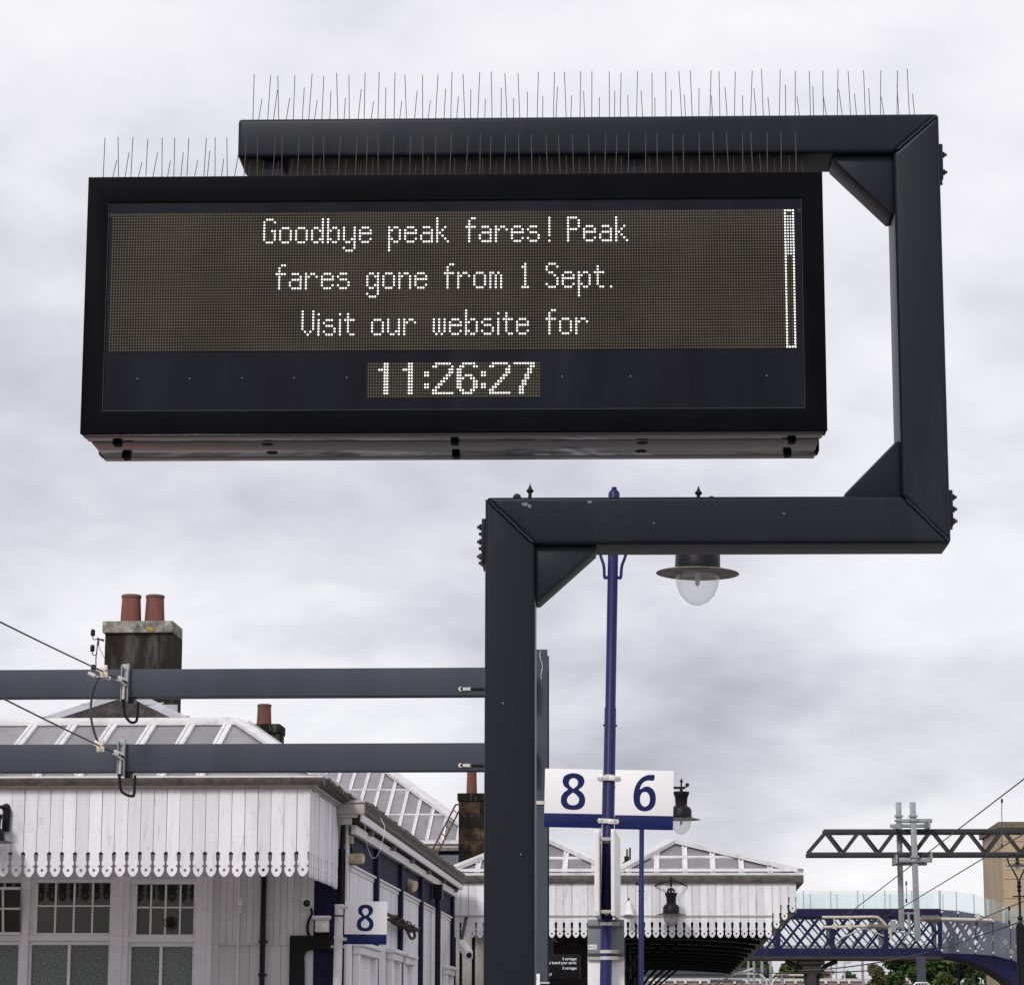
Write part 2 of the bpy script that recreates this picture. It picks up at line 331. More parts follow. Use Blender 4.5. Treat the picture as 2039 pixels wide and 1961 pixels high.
def numeral(n, Y, X0, X1, Z0, Z1, mt, parent):
    outer, holes = GLY[n]
    def sm(P, keep=()):
        Q = []; m = len(P)
        for i in range(m):
            a, b, c, d = (Vector(P[(i+k) % m]) for k in (-1, 0, 1, 2))
            for j in range(3):
                t = j/3; Q.append(.5*((2*b)+(c-a)*t+(2*a-5*b+4*c-d)*t*t+(3*b-a-3*c+d)*t**3))
        return Q
    pts = sm(outer) if n == '8' else [Vector(p) for p in outer]
    if n == '6': pts = sm(outer)
    for h in holes:                     # bridge each counter to the outline
        H = sm(h); best = min(((a-b).length, i, j) for i, a in enumerate(pts) for j, b in enumerate(H))
        _, i, j = best; ar = sum(H[k].x*H[(k+1) % len(H)].y-H[(k+1) % len(H)].x*H[k].y for k in range(len(H)))
        ao = sum(pts[k].x*pts[(k+1) % len(pts)].y-pts[(k+1) % len(pts)].x*pts[k].y for k in range(len(pts)))
        R_ = H[j:]+H[:j]
        if ar*ao > 0: R_ = [R_[0]]+R_[1:][::-1]
        pts = pts[:i+1]+R_+[R_[0]+Vector((.05, .05))]+[pts[i]+Vector((.05, .05))]+pts[i+1:]
    xs = [p[0] for p in outer]; ys = [p[1] for p in outer]
    P3 = [Vector((X0+(p.x-min(xs))/(max(xs)-min(xs))*(X1-X0), Y, Z1-(p.y-min(ys))/(max(ys)-min(ys))*(Z1-Z0))) for p in pts]
    return part('numeral', prism(P3, (0, -.001, 0)), mt, parent, smooth=False)
def text(name, s, X, Y, z0, h, mt, parent, bold=0, depth=.003, align='CENTER', wide=1.0):
    cu = bpy.data.curves.new(name, 'FONT'); cu.body = s; cu.align_x = align; cu.offset = bold; cu.resolution_u = 6
    t = bpy.data.objects.new('tmp', cu); COL.objects.link(t)
    dg = bpy.context.evaluated_depsgraph_get(); me = bpy.data.meshes.new_from_object(t.evaluated_get(dg))
    bpy.data.objects.remove(t)
    zs = [v.co.y for v in me.vertices]; lo, hi = min(zs), max(zs); k = h/(hi-lo)
    xs = [v.co.x for v in me.vertices]; xc = (min(xs)+max(xs))/2 if align == 'CENTER' else max(xs)
    V = [Vector((X+(v.co.x-xc)*k*wide, Y, z0+(v.co.y-lo)*k)) for v in me.vertices]
    Fc = [tuple(p.vertices) for p in me.polygons]
    bpy.data.meshes.remove(me)
    me2 = bpy.data.meshes.new(name); o0 = ORG[parent.name]
    me2.from_pydata([tuple(p-o0) for p in V], [], Fc)
    bm = bmesh.new(); bm.from_mesh(me2)
    r = bmesh.ops.extrude_face_region(bm, geom=list(bm.faces))
    for v in r['geom']:
        if isinstance(v, bmesh.types.BMVert): v.co.y -= depth
    bmesh.ops.recalc_face_normals(bm, faces=bm.faces); bm.to_mesh(me2); bm.free()
    me2.materials.append(MAT[mt])
    o = bpy.data.objects.new(name, me2); COL.objects.link(o); o.parent = parent; ORG[o.name] = o0; return o

# ================================================================== SETTING: ground
structure('ground', box(-400, 400, -60, 700, -1.2, -1.0), 'ballast')
structure('platform', box(-40, 5.2, -12, 150, -.996, 0), 'asphalt')
XR = at(342, 900, 24).x
structure('reflection_strip', box(XR-1.6, XR, 17, 29, .004, .008), 'reflection_pink')  # unseen paving strip, added to reflect pink in the display's glossy underside
structure('reflection_line', box(XR+.004, XR+.10, 17, 29, .004, .008), 'reflection_red')  # unseen red line, added for the red streak mirrored in the display underside

# ================================================================== STEEL FRAME carrying the display
YF, FD = 8.40, .21
cl, cr = at(962.5, 1475, YF).x, at(1063.5, 1475, YF).x
lz1, lz0 = at(1325, 986.5, YF).z, at(1400, 1081, YF).z
al, ar = at(1787, 600, YF).x, at(1882.5, 650, YF).x
uz1, uz0 = at(1170, 230, YF).z, at(1170, 307, YF).z
ul = at(474, 270, YF).x
fr = thing('sign_frame', 'dark painted steel box-section frame stepping up and left to carry the big display', 'sign frame', ((cl+cr)/2, YF+FD/2, 0))
def member(name, pts):
    return part(name, prism([(x, YF, z) for x, z in pts], (0, FD, 0)), 'steel_frame', fr, bevel=.014, seg=3)
g = .0008
member('post', [(cl, 0), (cr, 0), (cr, lz0-g), (cl, lz1-g)])
member('lower_beam', [(cl+g, lz1), (cr+g, lz0), (al-g, lz1), (al-g, lz1)][:3]) if False else None
member('lower_beam', [(cl+g, lz1), (cr+g, lz0), (ar-g, lz0), (al-g, lz1)])
member('upright_arm', [(ar, lz0+g), (al, lz1+g), (al, uz0-g), (ar, uz1-g)])
member('upper_beam', [(ul, uz0), (al-g, uz0), (ar-g, uz1), (ul, uz1)])
for a, b in (((cl, lz1), (cr, lz0)), ((al, lz1), (ar, lz0)), ((al, uz0), (ar, uz1))):
    P, Q = Vector((a[0], YF-.001, a[1])), Vector((b[0], YF-.001, b[1]))
    P, Q = P.lerp(Q, .08), P.lerp(Q, .95)
    pts = [P.lerp(Q, t/24)+Vector((random.uniform(-.0012, .0012), 0, random.uniform(-.0012, .0012))) for t in range(25)]
    part('weld_bead', tube(pts, .0035, 6), 'steel_weld', fr)
def gusset(x, z, sx, sz, L1, L2):
    y0, y1 = YF+.03, YF+FD-.03
    pl = [(x, y0, z), (x+sx*L1, y0, z), (x+sx*L1, y0, z+sz*.012), (x+sx*.012, y0, z+sz*L2), (x, y0, z+sz*L2)]
    part('gusset', prism(pl, (0, y1-y0, 0)), 'steel_frame', fr, bevel=.004)
gusset(al, uz0, -1, -1, al-at(1653, 345, YF+FD-.03).x, uz0-at(1779, 446, YF+FD-.03).z)
gusset(al, lz1, -1, 1, al-at(1683, 980, YF).x, at(1790, 870, YF).z-lz1)
gusset(cr, lz0, 1, -1, at(1186, 1092, YF+.03).x-cr, lz0-at(1070, 1210, YF+FD-.03).z)
for px, py, sz in ((1043, 1003, .012), (1052, 1008, .009), (1172, 998, .008), (1300, 1040, .004), (1560, 1020, .005), (1000, 1400, .005), (1035, 1700, .004)):
    p = at(px, py, YF); V_ = [(p.x+sz*random.uniform(.4, 1)*math.cos(k), YF-.0003, p.z+sz*random.uniform(.3, .8)*math.sin(k)) for k in [i*.7 for i in range(9)]]
    part('paint_chip', prism(V_, (0, -.0006, 0)), 'panel_grey', fr, smooth=False)
def bolts(x, sx, ya, yb, n):
    za, zb = at(1900 if sx > 0 else 960, ya, YF).z, at(1900 if sx > 0 else 960, yb, YF).z
    pl = part('bolt_plate', box(min(x, x+sx*.012), max(x, x+sx*.012), YF+.02, YF+FD-.02, zb, za), 'steel_frame', fr, bevel=.002)
    for i in range(n):
        z = za+(zb-za)*(i+.5)/n
        for yy in (YF+.045, YF+FD-.045):
            b = part('bolt', lathe((x+sx*.012, yy, z), [(.010, 0), (.010, .008), (.005, .009), (.005, .015), (.0, .015)], 6, (sx, 0, 0)), 'rust' if (i+int(yy*100)) % 3 == 0 else 'steel_frame', pl)
bolts(ar, 1, 275, 345, 2); bolts(ar, 1, 968, 1040, 3); bolts(cl, -1, 1030, 1118, 3)

# ================================================================== DISPLAY
YD, DD = YF+FD/2-.2, .40
dl, dr, dz0, dz1 = rect(169, 348.5, 1640.5, 861, YD)
gl_, gr_, gz0, gz1 = rect(210.5, 398.5, 1597.5, 816.5, YD)
ds = thing('information_display', 'large black LED passenger display with white lettering and the time 11:26:27', 'display', ((dl+dr)/2, YD+DD/2, dz0))
hs = join(box(dl, dr, YD+.012, YD+.085, dz0, dz1), box(dl+.012, dr-.012, YD+.085, YD+DD-.085, dz0+.012, dz1-.006), box(dl, dr, YD+DD-.085, YD+DD-.012, dz0, dz1))
part('housing', hs, 'case_black', ds, bevel=.008)
yf0, yf1 = YD, YD+.0125
_o = [(dl, dz0), (dr, dz0), (dr, dz1), (dl, dz1)]; _i = [(gl_, gz0), (gr_, gz0), (gr_, gz1), (gl_, gz1)]
_V = [Vector((x, y, z)) for y in (yf0, yf1) for x, z in _o+_i]
_F = []
for k in range(4):
    n = (k+1) % 4
    _F += [(k, n, 4+n, 4+k), (8+k, 12+k, 12+n, 8+n), (k, 8+k, 8+n, n), (4+k, 4+n, 12+n, 12+k)]
part('bezel', (_V, _F), 'case_black', ds, bevel=.0012)
part('glass_edge', join(box(gl_, gr_, YD+.0005, YD+.0045, gz0+.0002, gz0+.0024), box(gl_+.0002, gl_+.0020, YD+.0005, YD+.0045, gz0+.003, gz1-.003), box(gr_-.0020, gr_-.0002, YD+.0005, YD+.0045, gz0+.003, gz1-.003)), 'steel_weld', ds)
part('screen', box(gl_, gr_, YD+.006, YD+.0118, gz0+.0026, gz1), 'screen_glass', ds)
# underside: three glossy strips, latches, drain holes
part('underside_panel', box(dl+.012, dr-.012, YD+.004, YD+.082, dz0-.008, dz0-.0005), 'case_under', ds, bevel=.003)
part('underside_panel', box(dl+.018, dr-.018, YD+.092, YD+DD-.080, dz0-.008, dz0+.0035), 'case_under', ds, bevel=.003)
part('underside_panel', box(dl+.012, dr-.012, YD+DD-.076, YD+DD-.014, dz0-.008, dz0-.0005), 'case_under', ds, bevel=.003)
for px in (236, 258, 904, 910, 1576, 1570):
    yy = YD+.09 if px in (236, 904, 1576) else YD+DD-.11
    X = at(px, 880, yy).x
    part('latch', box(X-.012, X+.012, yy-.024, yy+.024, dz0-.020, dz0-.002), 'case_black', ds, bevel=.004)
for px in (533, 545, 1278, 1277):
    yy = YD+.13 if px in (533, 1278) else YD+DD-.14
    X = at(px, 890, yy).x
    part('drain_hole', lathe((X, yy, dz0-.0095), [(.018, 0), (.018, .004), (0, .004)], 12), 'case_black', ds)
# dot matrix
YL = YD+.0055
tl, br = at(227.5, 425.5, YL), at(1581.5, 695, YL)
zt_l, zb_l = at(905, 425, YL).z, at(905, 695, YL).z
x0, pxp = tl.x, (br.x-tl.x)/255; z0, pzp = zt_l, (zt_l-zb_l)/47
z0 += -.0
part('led_panel', box(x0-pxp*.6, x0+pxp*255.6, YL-.0012, YL, z0-pzp*47.6, z0+pzp*.6), 'led_board', ds)
c0, c1 = at(731.5, 725, YL), at(1070, 789.5, YL)
cx0, cpx = c0.x, (c1.x-c0.x)/63; cz0 = at(900, 725, YL).z; cpz = (cz0-at(900, 789.5, YL).z)/11
part('clock_panel', box(cx0-cpx*.6, cx0+cpx*63.6, YL-.0012, YL, cz0-cpz*11.6, cz0+cpz*.6), 'led_board', ds)
FONT = {
'G': (0, '.###.|#...#|#....|#....|#..##|#...#|#...#|#...#|.###.'), 'o': (3, '.###.|#...#|#...#|#...#|#...#|.###.'),
'd': (0, '....#|....#|....#|.##.#|#..##|#...#|#...#|#..##|.##.#'), 'b': (0, '#....|#....|#....|#.##.|##..#|#...#|#...#|##..#|#.##.'),
'y': (3, '#...#|#...#|#...#|#...#|#..##|.##.#|....#|#...#|.###.'), 'e': (3, '.###.|#...#|#####|#....|#...#|.###.'),
'p': (3, '#.##.|##..#|#...#|#...#|##..#|#.##.|#....|#....|#....'), 'a': (3, '.###.|....#|.####|#...#|#...#|.####'),
'k': (0, '#....|#....|#....|#..#.|#.#..|##...|#.#..|#..#.|#...#'), 'f': (0, '..##|.#..|.#..|####|.#..|.#..|.#..|.#..|.#..'),
'r': (3, '#.##.|##..#|#....|#....|#....|#....'), 's': (3, '.###.|#....|.###.|....#|#...#|.###.'),
'!': (0, '..#|..#|..#|..#|..#|..#|..#|...|..#'), 'P': (0, '####.|#...#|#...#|#...#|####.|#....|#....|#....|#....'),
'g': (3, '.##.#|#..##|#...#|#...#|#..##|.##.#|....#|#...#|.###.'), 'n': (3, '#.##.|##..#|#...#|#...#|#...#|#...#'),
'm': (3, '##.#.|#.#.#|#.#.#|#.#.#|#.#.#|#.#.#'), '1': (0, '..#.|.##.|..#.|..#.|..#.|..#.|..#.|..#.|.###'),
'S': (0, '.###.|#...#|#....|.##..|...#.|....#|....#|#...#|.###.'), 't': (1, '.#..|.#..|####|.#..|.#..|.#..|.#..|..##'),
'.': (8, '.#'), 'V': (0, '#...#|#...#|#...#|#...#|#...#|#...#|#...#|.#.#.|..#..'), 'i': (1, '#|.|#|#|#|#|#|#'),
'u': (3, '#...#|#...#|#...#|#...#|#..##|.##.#'), 'w': (3, '#.#.#|#.#.#|#.#.#|#.#.#|#.#.#|.#.#.')}
lit = set(); dim = set()
for s, c, r0 in (('Goodbye peak fares! Peak', 57, 2), ('fares gone from 1 Sept.', 62, 18), ('Visit our website for', 72, 34)):
    for ch in s:
        if ch == ' ': c += 5; continue
        rr, bits = FONT[ch]; rows = bits.split('|')
        for j, row in enumerate(rows):
            for i, q in enumerate(row):
                if q == '#': lit.add((c+i, r0+rr+j))
        c += len(rows[0])+1
for r in range(48): lit |= {(252, r), (255, r)}
lit |= {(253, 0), (254, 0), (253, 47), (254, 47)}
for r in range(2, 16): dim |= {(253, r), (254, r)}
D2 = '.######.|##.....#|......##|......##|.....##.|....##..|...##...|..##....|.##.....|##......|########'
D6 = '..#####.|.##...##|##......|##......|##.###..|###..##.|##....##|##....##|##....##|.##..##.|..####..'
D7 = '########|......##|.....##.|.....##.|....##..|....##..|...##...|...##...|..##....|..##....|..##....'
D1 = '..##|..##|####|..##|..##|..##|..##|..##|..##|..##|..##'
DC = '..|..|..|##|##|..|..|##|##|..|..'
clit = set()
for g_, c in ((D1, 4), (D1, 13), (DC, 21), (D2, 24), (D6, 33), (DC, 42), (D2, 45), (D7, 54)):
    for j, row in enumerate(g_.split('|')):
        for i, q in enumerate(row):
            if q == '#': clit.add((c+i, j))
def dots(cells, X0, PX_, Z0, PZ_, r, y, n=6):
    V, Fc = [], []
    for c, q in cells:
        o = len(V); X, Z = X0+c*PX_, Z0-q*PZ_
        V += [Vector((X+r*math.cos(2*math.pi*k/n+.3), y, Z+r*math.sin(2*math.pi*k/n+.3))) for k in range(n)]
        Fc.append(tuple(range(o, o+n)))
    return V, Fc
yl = YL-.0022
part('lit_led', join(dots(lit, x0, pxp, z0, pzp, pxp*.36, yl, 8), dots(clit, cx0, cpx, cz0, cpz, cpx*.36, yl, 8)), 'led_on', ds, stuff=True, smooth=False)
part('dim_led', dots(dim, x0, pxp, z0, pzp, pxp*.28, yl, 8), 'led_dim', ds, stuff=True, smooth=False)
un = {(c, r) for c in range(256) for r in range(48)}-lit-dim
cun = {(c, r) for c in range(64) for r in range(12)}-clit
part('unlit_led', join(dots(un, x0, pxp, z0, pzp, pxp*.20, yl), dots(cun, cx0, cpx, cz0, cpz, cpx*.20, yl)), 'led_off', ds, stuff=True, smooth=False)
for px in (274, 377, 480.5, 583.5, 688, 1116, 1252, 1524):
    p = at(px, 751, YD+.006); p.z = at(905, 751.5, YD+.006).z
    part('panel_screw', lathe((p.x, YD+.0058, p.z), [(.0022, 0), (.002, .0015), (0, .0018)], 8, (0, -1, 0)), 'insulator', ds)
for px, py in ((221, 428), (1590, 422)):
    p = at(px, py, YD+.006); p.z = at(905, 425, YD+.006).z
    part('corner_screw', lathe((p.x, YD+.0058, p.z), [(.007, 0), (.007, .0015), (.004, .0016), (.004, .0004), (0, .0004)], 12, (0, -1, 0)), 'steel_weld', ds)
for px in (549, 1266):
    X = at(px, 335, YF+FD/2).x
    part('hanger_stub', box(X-.034, X+.034, YF+.04, YF+FD-.04, dz1+.008, uz0+.003), 'steel_frame', ds)
    part('hanger_plate', box(X-.06, X+.06, YF+.03, YF+FD-.03, dz1-.005, dz1+.008), 'steel_frame', ds)

# ================================================================== BIRD SPIKES
rod = mesh('spike', lathe((0, 0, 0), [(.0013, 0), (.0013, .99), (0, 1)], 5), 'spike_steel')
def spikes(label, xa, xb, Y, z, tall, med, low, step):
    t = thing('bird_spike_strip', label, 'bird spikes', ((xa+xb)/2, Y, z), 'bird spike strips')
    part('base_strip', box(xa, xb, Y-.012, Y+.012, z, z+.004), 'plastic_white' if False else 'steel_weld', t)
    n = int((xb-xa)/step)
    for i in range(n):
        X = xa+(i+.5)*step
        j = lambda s: random.uniform(-s, s)
        inst('spike', rod, (X+j(.008), Y-.004, z+.003), t, (R(-2)+j(.03), j(.05), 0), (1, 1, tall*(1+j(.03))))
        if i % 2:
            inst('spike', rod, (X+step*.42+j(.004), Y+.006, z+.003), t, (R(-30)+j(.06), j(.04), 0), (1, 1, med*(1+j(.04))))
        else:
            inst('spike', rod, (X+step*.38+j(.004), Y+.006, z+.003), t, (R(-38)+j(.06), j(.04), 0), (1, 1, low*(1+j(.04))))
spikes('row of thin wire bird spikes along the top of the steel frame beam', at(490, 235, YF+.06).x, at(1843, 230, YF+.06).x, YF+.06, uz1, .168, .165, .145, .046)
spikes('row of thin wire bird spikes along the top edge of the black display', at(198, 350, YD+.05).x, at(1620, 345, YD+.05).x, YD+.05, dz1, .145, .135, .115, .044)

# the whole sign assembly stands slightly turned on its post
TURN = .026; PIV = Vector((at(1000, 900, YF).x, YF+FD/2, 0))
for o in COL.objects:
    if o.parent is None and o.name.split('.')[0] in ('sign_frame', 'information_display', 'bird_spike_strip'):
        d = Vector(o.location)-PIV; d.rotate(Matrix.Rotation(TURN, 3, 'Z')); o.location = PIV+d; o.rotation_euler = (0, 0, TURN)

# ================================================================== LAMP POSTS (blue, twin lanterns)
def lantern(root, c, k, post=True, globe='globe'):
    c = Vector(c)                       # c = skirt plane centre, k = skirt radius
    hd = part('lantern_hood', lathe(c, [(.08*k, 1.62*k), (.08*k, 1.46*k), (.41*k, 1.42*k), (.42*k, 1.34*k), (.36*k, 1.2*k), (.33*k, 1.12*k), (.30*k, .72*k), (.46*k, .60*k), (.54*k, .48*k), (.55*k, .12*k), (.60*k, .085*k), (1.0*k, -.012*k)], 28), 'iron_black', root)
    part('lamp_rim', lathe(c, [(1.0*k, -.013*k), (1.012*k, -.028*k), (.985*k, -.034*k), (.60*k, .055*k), (.53*k, .07*k)], 28), 'lamp_in', hd)
    part('globe', lathe(c, [(.53*k, .06*k), (.53*k, -.15*k), (.50*k, -.34*k), (.42*k, -.54*k), (.28*k, -.70*k), (.12*k, -.79*k), (0, -.82*k)], 24), globe, hd)
    part('bulb', lathe(c, [(.07*k, .05*k), (.07*k, -.12*k), (.05*k, -.3*k), (0, -.34*k)], 10), 'plastic_white', hd)
    return hd
Y1 = 21.0
pt, pb = at(1223, 968, Y1), at(1206, 1961, Y1)
lean = math.atan2(pt.x-pb.x, pt.z-pb.z)
bx_ = pb.x-(pb.z)*math.tan(lean)
H = pt.z
lp = thing('lamp_post', 'tall blue lamp post with twin lanterns, carrying the 8 and 6 signs', 'lamp post', (bx_, Y1, 0), 'blue twin-lantern lamp posts', rot=(0, lean, 0))
rp_ = 11/5475*Y1
zj = at(1215, 1410, Y1).z
part('pole', lathe((bx_, Y1, 0), [(rp_*1.9, 0), (rp_*1.9, .5), (rp_*1.5, .56), (rp_*1.06, .7), (rp_*1.06, zj), (rp_*.95, zj+.01), (rp_*.95, H-.16)], 24), 'pole_blue', lp)
part('pole_cap', lathe((bx_, Y1, 0), [(rp_*1.05, H-.16), (rp_*1.05, H-.055), (rp_*.7, H-.03), (rp_*.45, H-.028), (rp_*.5, H-.01), (0, H)], 16), 'pole_blue', lp)
for zz in (zj-.13,):
    for s in (-1, 1):
        part('pole_bolt', lathe((bx_+s*rp_*1.0, Y1, zz), [(.008, 0), (.008, .012), (0, .012)], 6, (s, 0, 0)), 'pole_blue', lp)
zl = at(1392, 1136, Y1).z               # skirt plane
kx = 83/5475*Y1; ox = .655
za = zl+1.63*kx
part('cross_arm', join(bar((bx_-ox-.06, Y1, za), (bx_+ox+.06, Y1, za), .03, .04)), 'iron_black', lp, bevel=.004)
for s in (-1, 1):
    lantern(lp, (bx_+s*ox, Y1, zl), kx)
    part('finial', lathe((bx_+s*ox, Y1, za+.02), [(.014, 0), (.014, at(1392, 982, Y1).z-za-.02), (.026, at(1392, 980, Y1).z-za-.02), (.03, at(1392, 977, Y1).z-za-.02), (.016, at(1392, 973, Y1).z-za-.02), (.006, at(1392, 967, Y1).z-za-.02), (0, at(1392, 962, Y1).z-za-.02)], 10), 'iron_black', lp)
    part('scroll', join(tube(curve([(bx_+s*(ox+.05), Y1, za), (bx_+s*(ox+.085), Y1, za+.02), (bx_+s*(ox+.10), Y1, at(1030, 993, Y1).z-.02)]), .013, 6), lathe((bx_+s*(ox+.10), Y1-.02, at(1030, 995, Y1).z), [(.0, -.02), (.028, -.015), (.034, .02), (.028, .055), (0, .06)], 14, (0, 1, 0))), 'iron_black', lp)
    zb_ = at(1215, 1149, Y1).z
    part('scroll_bracket', tube(curve([(bx_+s*(rp_*.9), Y1, zb_), (bx_+s*(rp_+.02), Y1, zb_+.0), (bx_+s*(rp_+.028), Y1, zb_+.09), (bx_+s*(rp_+.06), Y1, zb_+.19), (bx_+s*(rp_+.16), Y1, za-.01)]), .012, 8), 'pole_blue', lp)
Y2 = 46.0
l2 = copy_tree(lp)
b2 = at(1276, 1961, Y2); t2 = at(1277.8, 1650, Y2); ln2 = math.atan2(t2.x-b2.x, t2.z-b2.z)
l2.location = (b2.x-b2.z*math.tan(ln2), Y2, 0); l2.rotation_euler = (0, ln2, 0)
l2['label'] = 'farther, thinner-looking blue lamp post whose lantern shows right of the 6 sign'

# ------------------------------------------------------------------ platform number signs
def sign(num, label, x0_, y0_, x1_, y1_, Y, band, numrect, clampside, rot):
    a, b, c, d = rect(x0_, y0_, x1_, y1_, Y)
    t = thing('platform_sign', label, 'sign', (a if clampside < 0 else b, Y, c), 'platform number signs', rot=(0, rot, 0))
    zb = at((x0_+x1_)/2, band, Y).z
    part('panel', box(a, b, Y, Y+.006, zb, d), 'sign_white', t, bevel=.001)
    part('blue_band', box(a, b, Y-.001, Y+.006, c, zb-.0005), 'sign_blue', t, bevel=.001)
    na, nb, nc, nd = rect(*numrect, Y)
    numeral(num, Y-.0006, na, nb, nc, nd, 'sign_blue', t)
    X = a if clampside < 0 else b
    for zz in (d-.065, c+.055):
        part('clamp', join(box(X-.03 if clampside > 0 else X-.05, X+.05 if clampside > 0 else X+.03, Y-.012, Y-.002, zz-.018, zz+.018)), 'galv_light', t, bevel=.003)
        for s in (-1, 1): part('clamp_bolt', lathe((X+clampside*-.018+s*.014, Y-.012, zz), [(.007, 0), (.007, .006), (0, .006)], 6, (0, -1, 0)), 'galv', t)
    return t
YS = Y1-rp_-.008
sign('8', 'white platform sign 8 on the left side of the tall blue lamp post', 1083, 1532, 1198, 1648.5, YS, 1620.5, (1115.5, 1540, 1164, 1613), 1, lean)
sign('6', 'white platform sign 6 on the right side of the tall blue lamp post', 1223.5, 1532, 1339.5, 1650, YS, 1622, (1260, 1540.5, 1304.5, 1613.5), -1, lean)
for yy in (1546, 1634):
    z = at(1210, yy, Y1).z; X = bx_+z*math.tan(lean)
    part_o = part('band_clamp', lathe((bx_, Y1, z), [(rp_*1.12, -.014), (rp_*1.14, -.014), (rp_*1.14, .014), (rp_*1.12, .014)], 20), 'galv_light', lp)
# poster cases seen edge-on, and panel behind the pole
def pcase(label, xf0, xf1, rz):
    a, b, c, d = rect(xf0, 1650, xf1, 1822, Y1-.5)
    t = thing('poster_case', label, 'poster case', ((a+b)/2, Y1-.5, c), 'poster cases on the blue post', rot=(0, 0, rz))
    part('case', box(a, b, Y1-.5, Y1+.55, c, d), 'panel_white', t, bevel=.004)
    part('back_frame', box(a+.006, b-.006, Y1-.506, Y1-.5006, c+.02, d-.02), 'plastic_white', t)
    return a, b, c, d
A = pcase('thin white poster case edge-on at the left of the blue post under sign 8', 1183.5, 1193.5, R(0))
B = pcase('thin white poster case edge-on at the right of the blue post under sign 6', 1216.5, 1224.5, R(-1.2))
ctop = thing('post_bracket', 'pale metal bracket tying the two edge-on poster cases to the blue post', 'bracket', ((A[1]+B[0])/2, Y1-.4, A[2]))
for z in (A[3]-.07, A[2]+.03):
    part('bracket_bar', box(A[1]-.003, B[0]+.003, Y1-.46, Y1-.40, z-.012, z+.012), 'eaves_cream', ctop, bevel=.003)
    part('tie', box((A[1]+B[0])/2-.015, (A[1]+B[0])/2+.015, Y1-.40, Y1-rp_*.9, z-.01, z+.01), 'eaves_cream', ctop)
a, b, c, d = rect(1170, 1830, 1243, 1908, Y1+.14); c2 = 1.0
nb = thing('notice_board', 'grey and white notice board seen from behind, strapped to the blue post', 'notice board', ((a+b)/2, Y1+.14, c2))
part('upper_panel', box(a, b, Y1+.14, Y1+.16, c+.004, d), 'panel_grey', nb, bevel=.004)
part('lower_panel', box(a, b, Y1+.14, Y1+.16, c2, c), 'panel_white', nb, bevel=.004)
for yy, mm in ((1839, 'panel_grey'), (1894, 'panel_grey'), (1907, 'eaves_cream')):
    z = at(1206, yy, Y1).z
    part('rail', box(a, b, Y1+.115, Y1+.139, z-.012, z+.012), mm, nb, bevel=.003)
    part('strap', lathe((bx_+z*math.tan(lean), Y1, z), [(rp_*1.1, -.012), (rp_*1.13, -.012), (rp_*1.13, .012), (rp_*1.1, .012)], 18), 'galv_light', nb)
    part('strap_end', box(bx_+z*math.tan(lean)+rp_*1.0, bx_+z*math.tan(lean)+rp_*1.0+.05, Y1-.02, Y1+.114, z-.014, z+.014), 'eaves_cream', nb, bevel=.002)
q = rect(1171, 1880, 1188.5, 1889.5, Y1+.138)
part('sticker', box(q[0], q[1], Y1+.1375, Y1+.1395, q[2], q[3]), 'sign_white', nb)
for i in range(2): part('sticker_print', box(q[0]+.006+i*.011, q[0]+.013+i*.011, Y1+.1365, Y1+.1374, q[2]+.012, q[3]-.012), 'sign_blue', nb)
for i in range(3): part('sticker_print', box(q[0]+.03, q[1]-.006, Y1+.1365, Y1+.1374, q[2]+.010+i*.007, q[2]+.012+i*.007), 'sign_blue', nb)

# ================================================================== STEEL GANTRY on the left (mast and two beams)
YG = 26.0
ga, gb, _, gt = rect(1034, 1293, 1090, 1961, YG)
gm = thing('steel_gantry', 'dark grey steel mast with two long horizontal beams crossing in front of the station building', 'gantry', ((ga+gb)/2, YG+.12, 0))
fl = .018
part('mast', join(box(ga, gb, YG, YG+fl, 0, gt), box((ga+gb)/2-.01, (ga+gb)/2+.01, YG+fl, YG+.24-fl, 0, gt-.02), box(ga, gb+.006, YG+.24-fl, YG+.24, 0, gt-.03)), 'gantry_steel', gm)
part('mast_scratch', tube([at(1076+dx_, 1296+i*7, YG-.001) for i, dx_ in enumerate((0, -1, 0, 2, 4, 4, 2, 1, 2))], .004, 4), 'galv_light', gm)
q = rect(1067, 1594, 1083, 1601, YG-.004); part('mast_plate', box(q[0], q[1], YG-.01, YG-.0005, q[2], q[3]), 'galv_light', gm)
xl = at(-260, 1400, YG).x
BZ = []
for ta, tb, ba, bb in ((1333, 1329, 1389, 1383.5), (1481.5, 1479, 1536, 1534)):
    z1 = (at(0, ta, YG-.2).z+at(962, tb, YG-.2).z)/2; zz0 = (at(0, ba, YG-.2).z+at(962, bb, YG-.2).z)/2
    BZ.append((zz0, z1))
    part('beam', box(xl, (ga+gb)/2, YG-.2, YG-.002, zz0, z1), 'gantry_steel', gm, bevel=.006)
# far support for the beams, outside the frame
part('far_mast', box(xl-.25, xl-.002, YG-.22, YG+.05, 0, gt), 'gantry_steel', gm)
for i, (px, py) in enumerate(((917, 1371.5), (917, 1523.5))):
    p = at(px, py, YG-.206)
    part('cable_lug', join(lathe((p.x, YG-.2, p.z), [(.022, 0), (.022, .012), (0, .012)], 12, (0, -1, 0)), box(p.x+.0, p.x+.10, YG-.212, YG-.2004, p.z-.014, p.z+.014)), 'galv_light', gm)
    part('earth_cable', tube([(p.x+.09, YG-.206, p.z), (p.x+.2, YG-.206, p.z-.002), (p.x+.5, YG-.206, p.z-.01)], .011, 8), 'cable_black', gm)
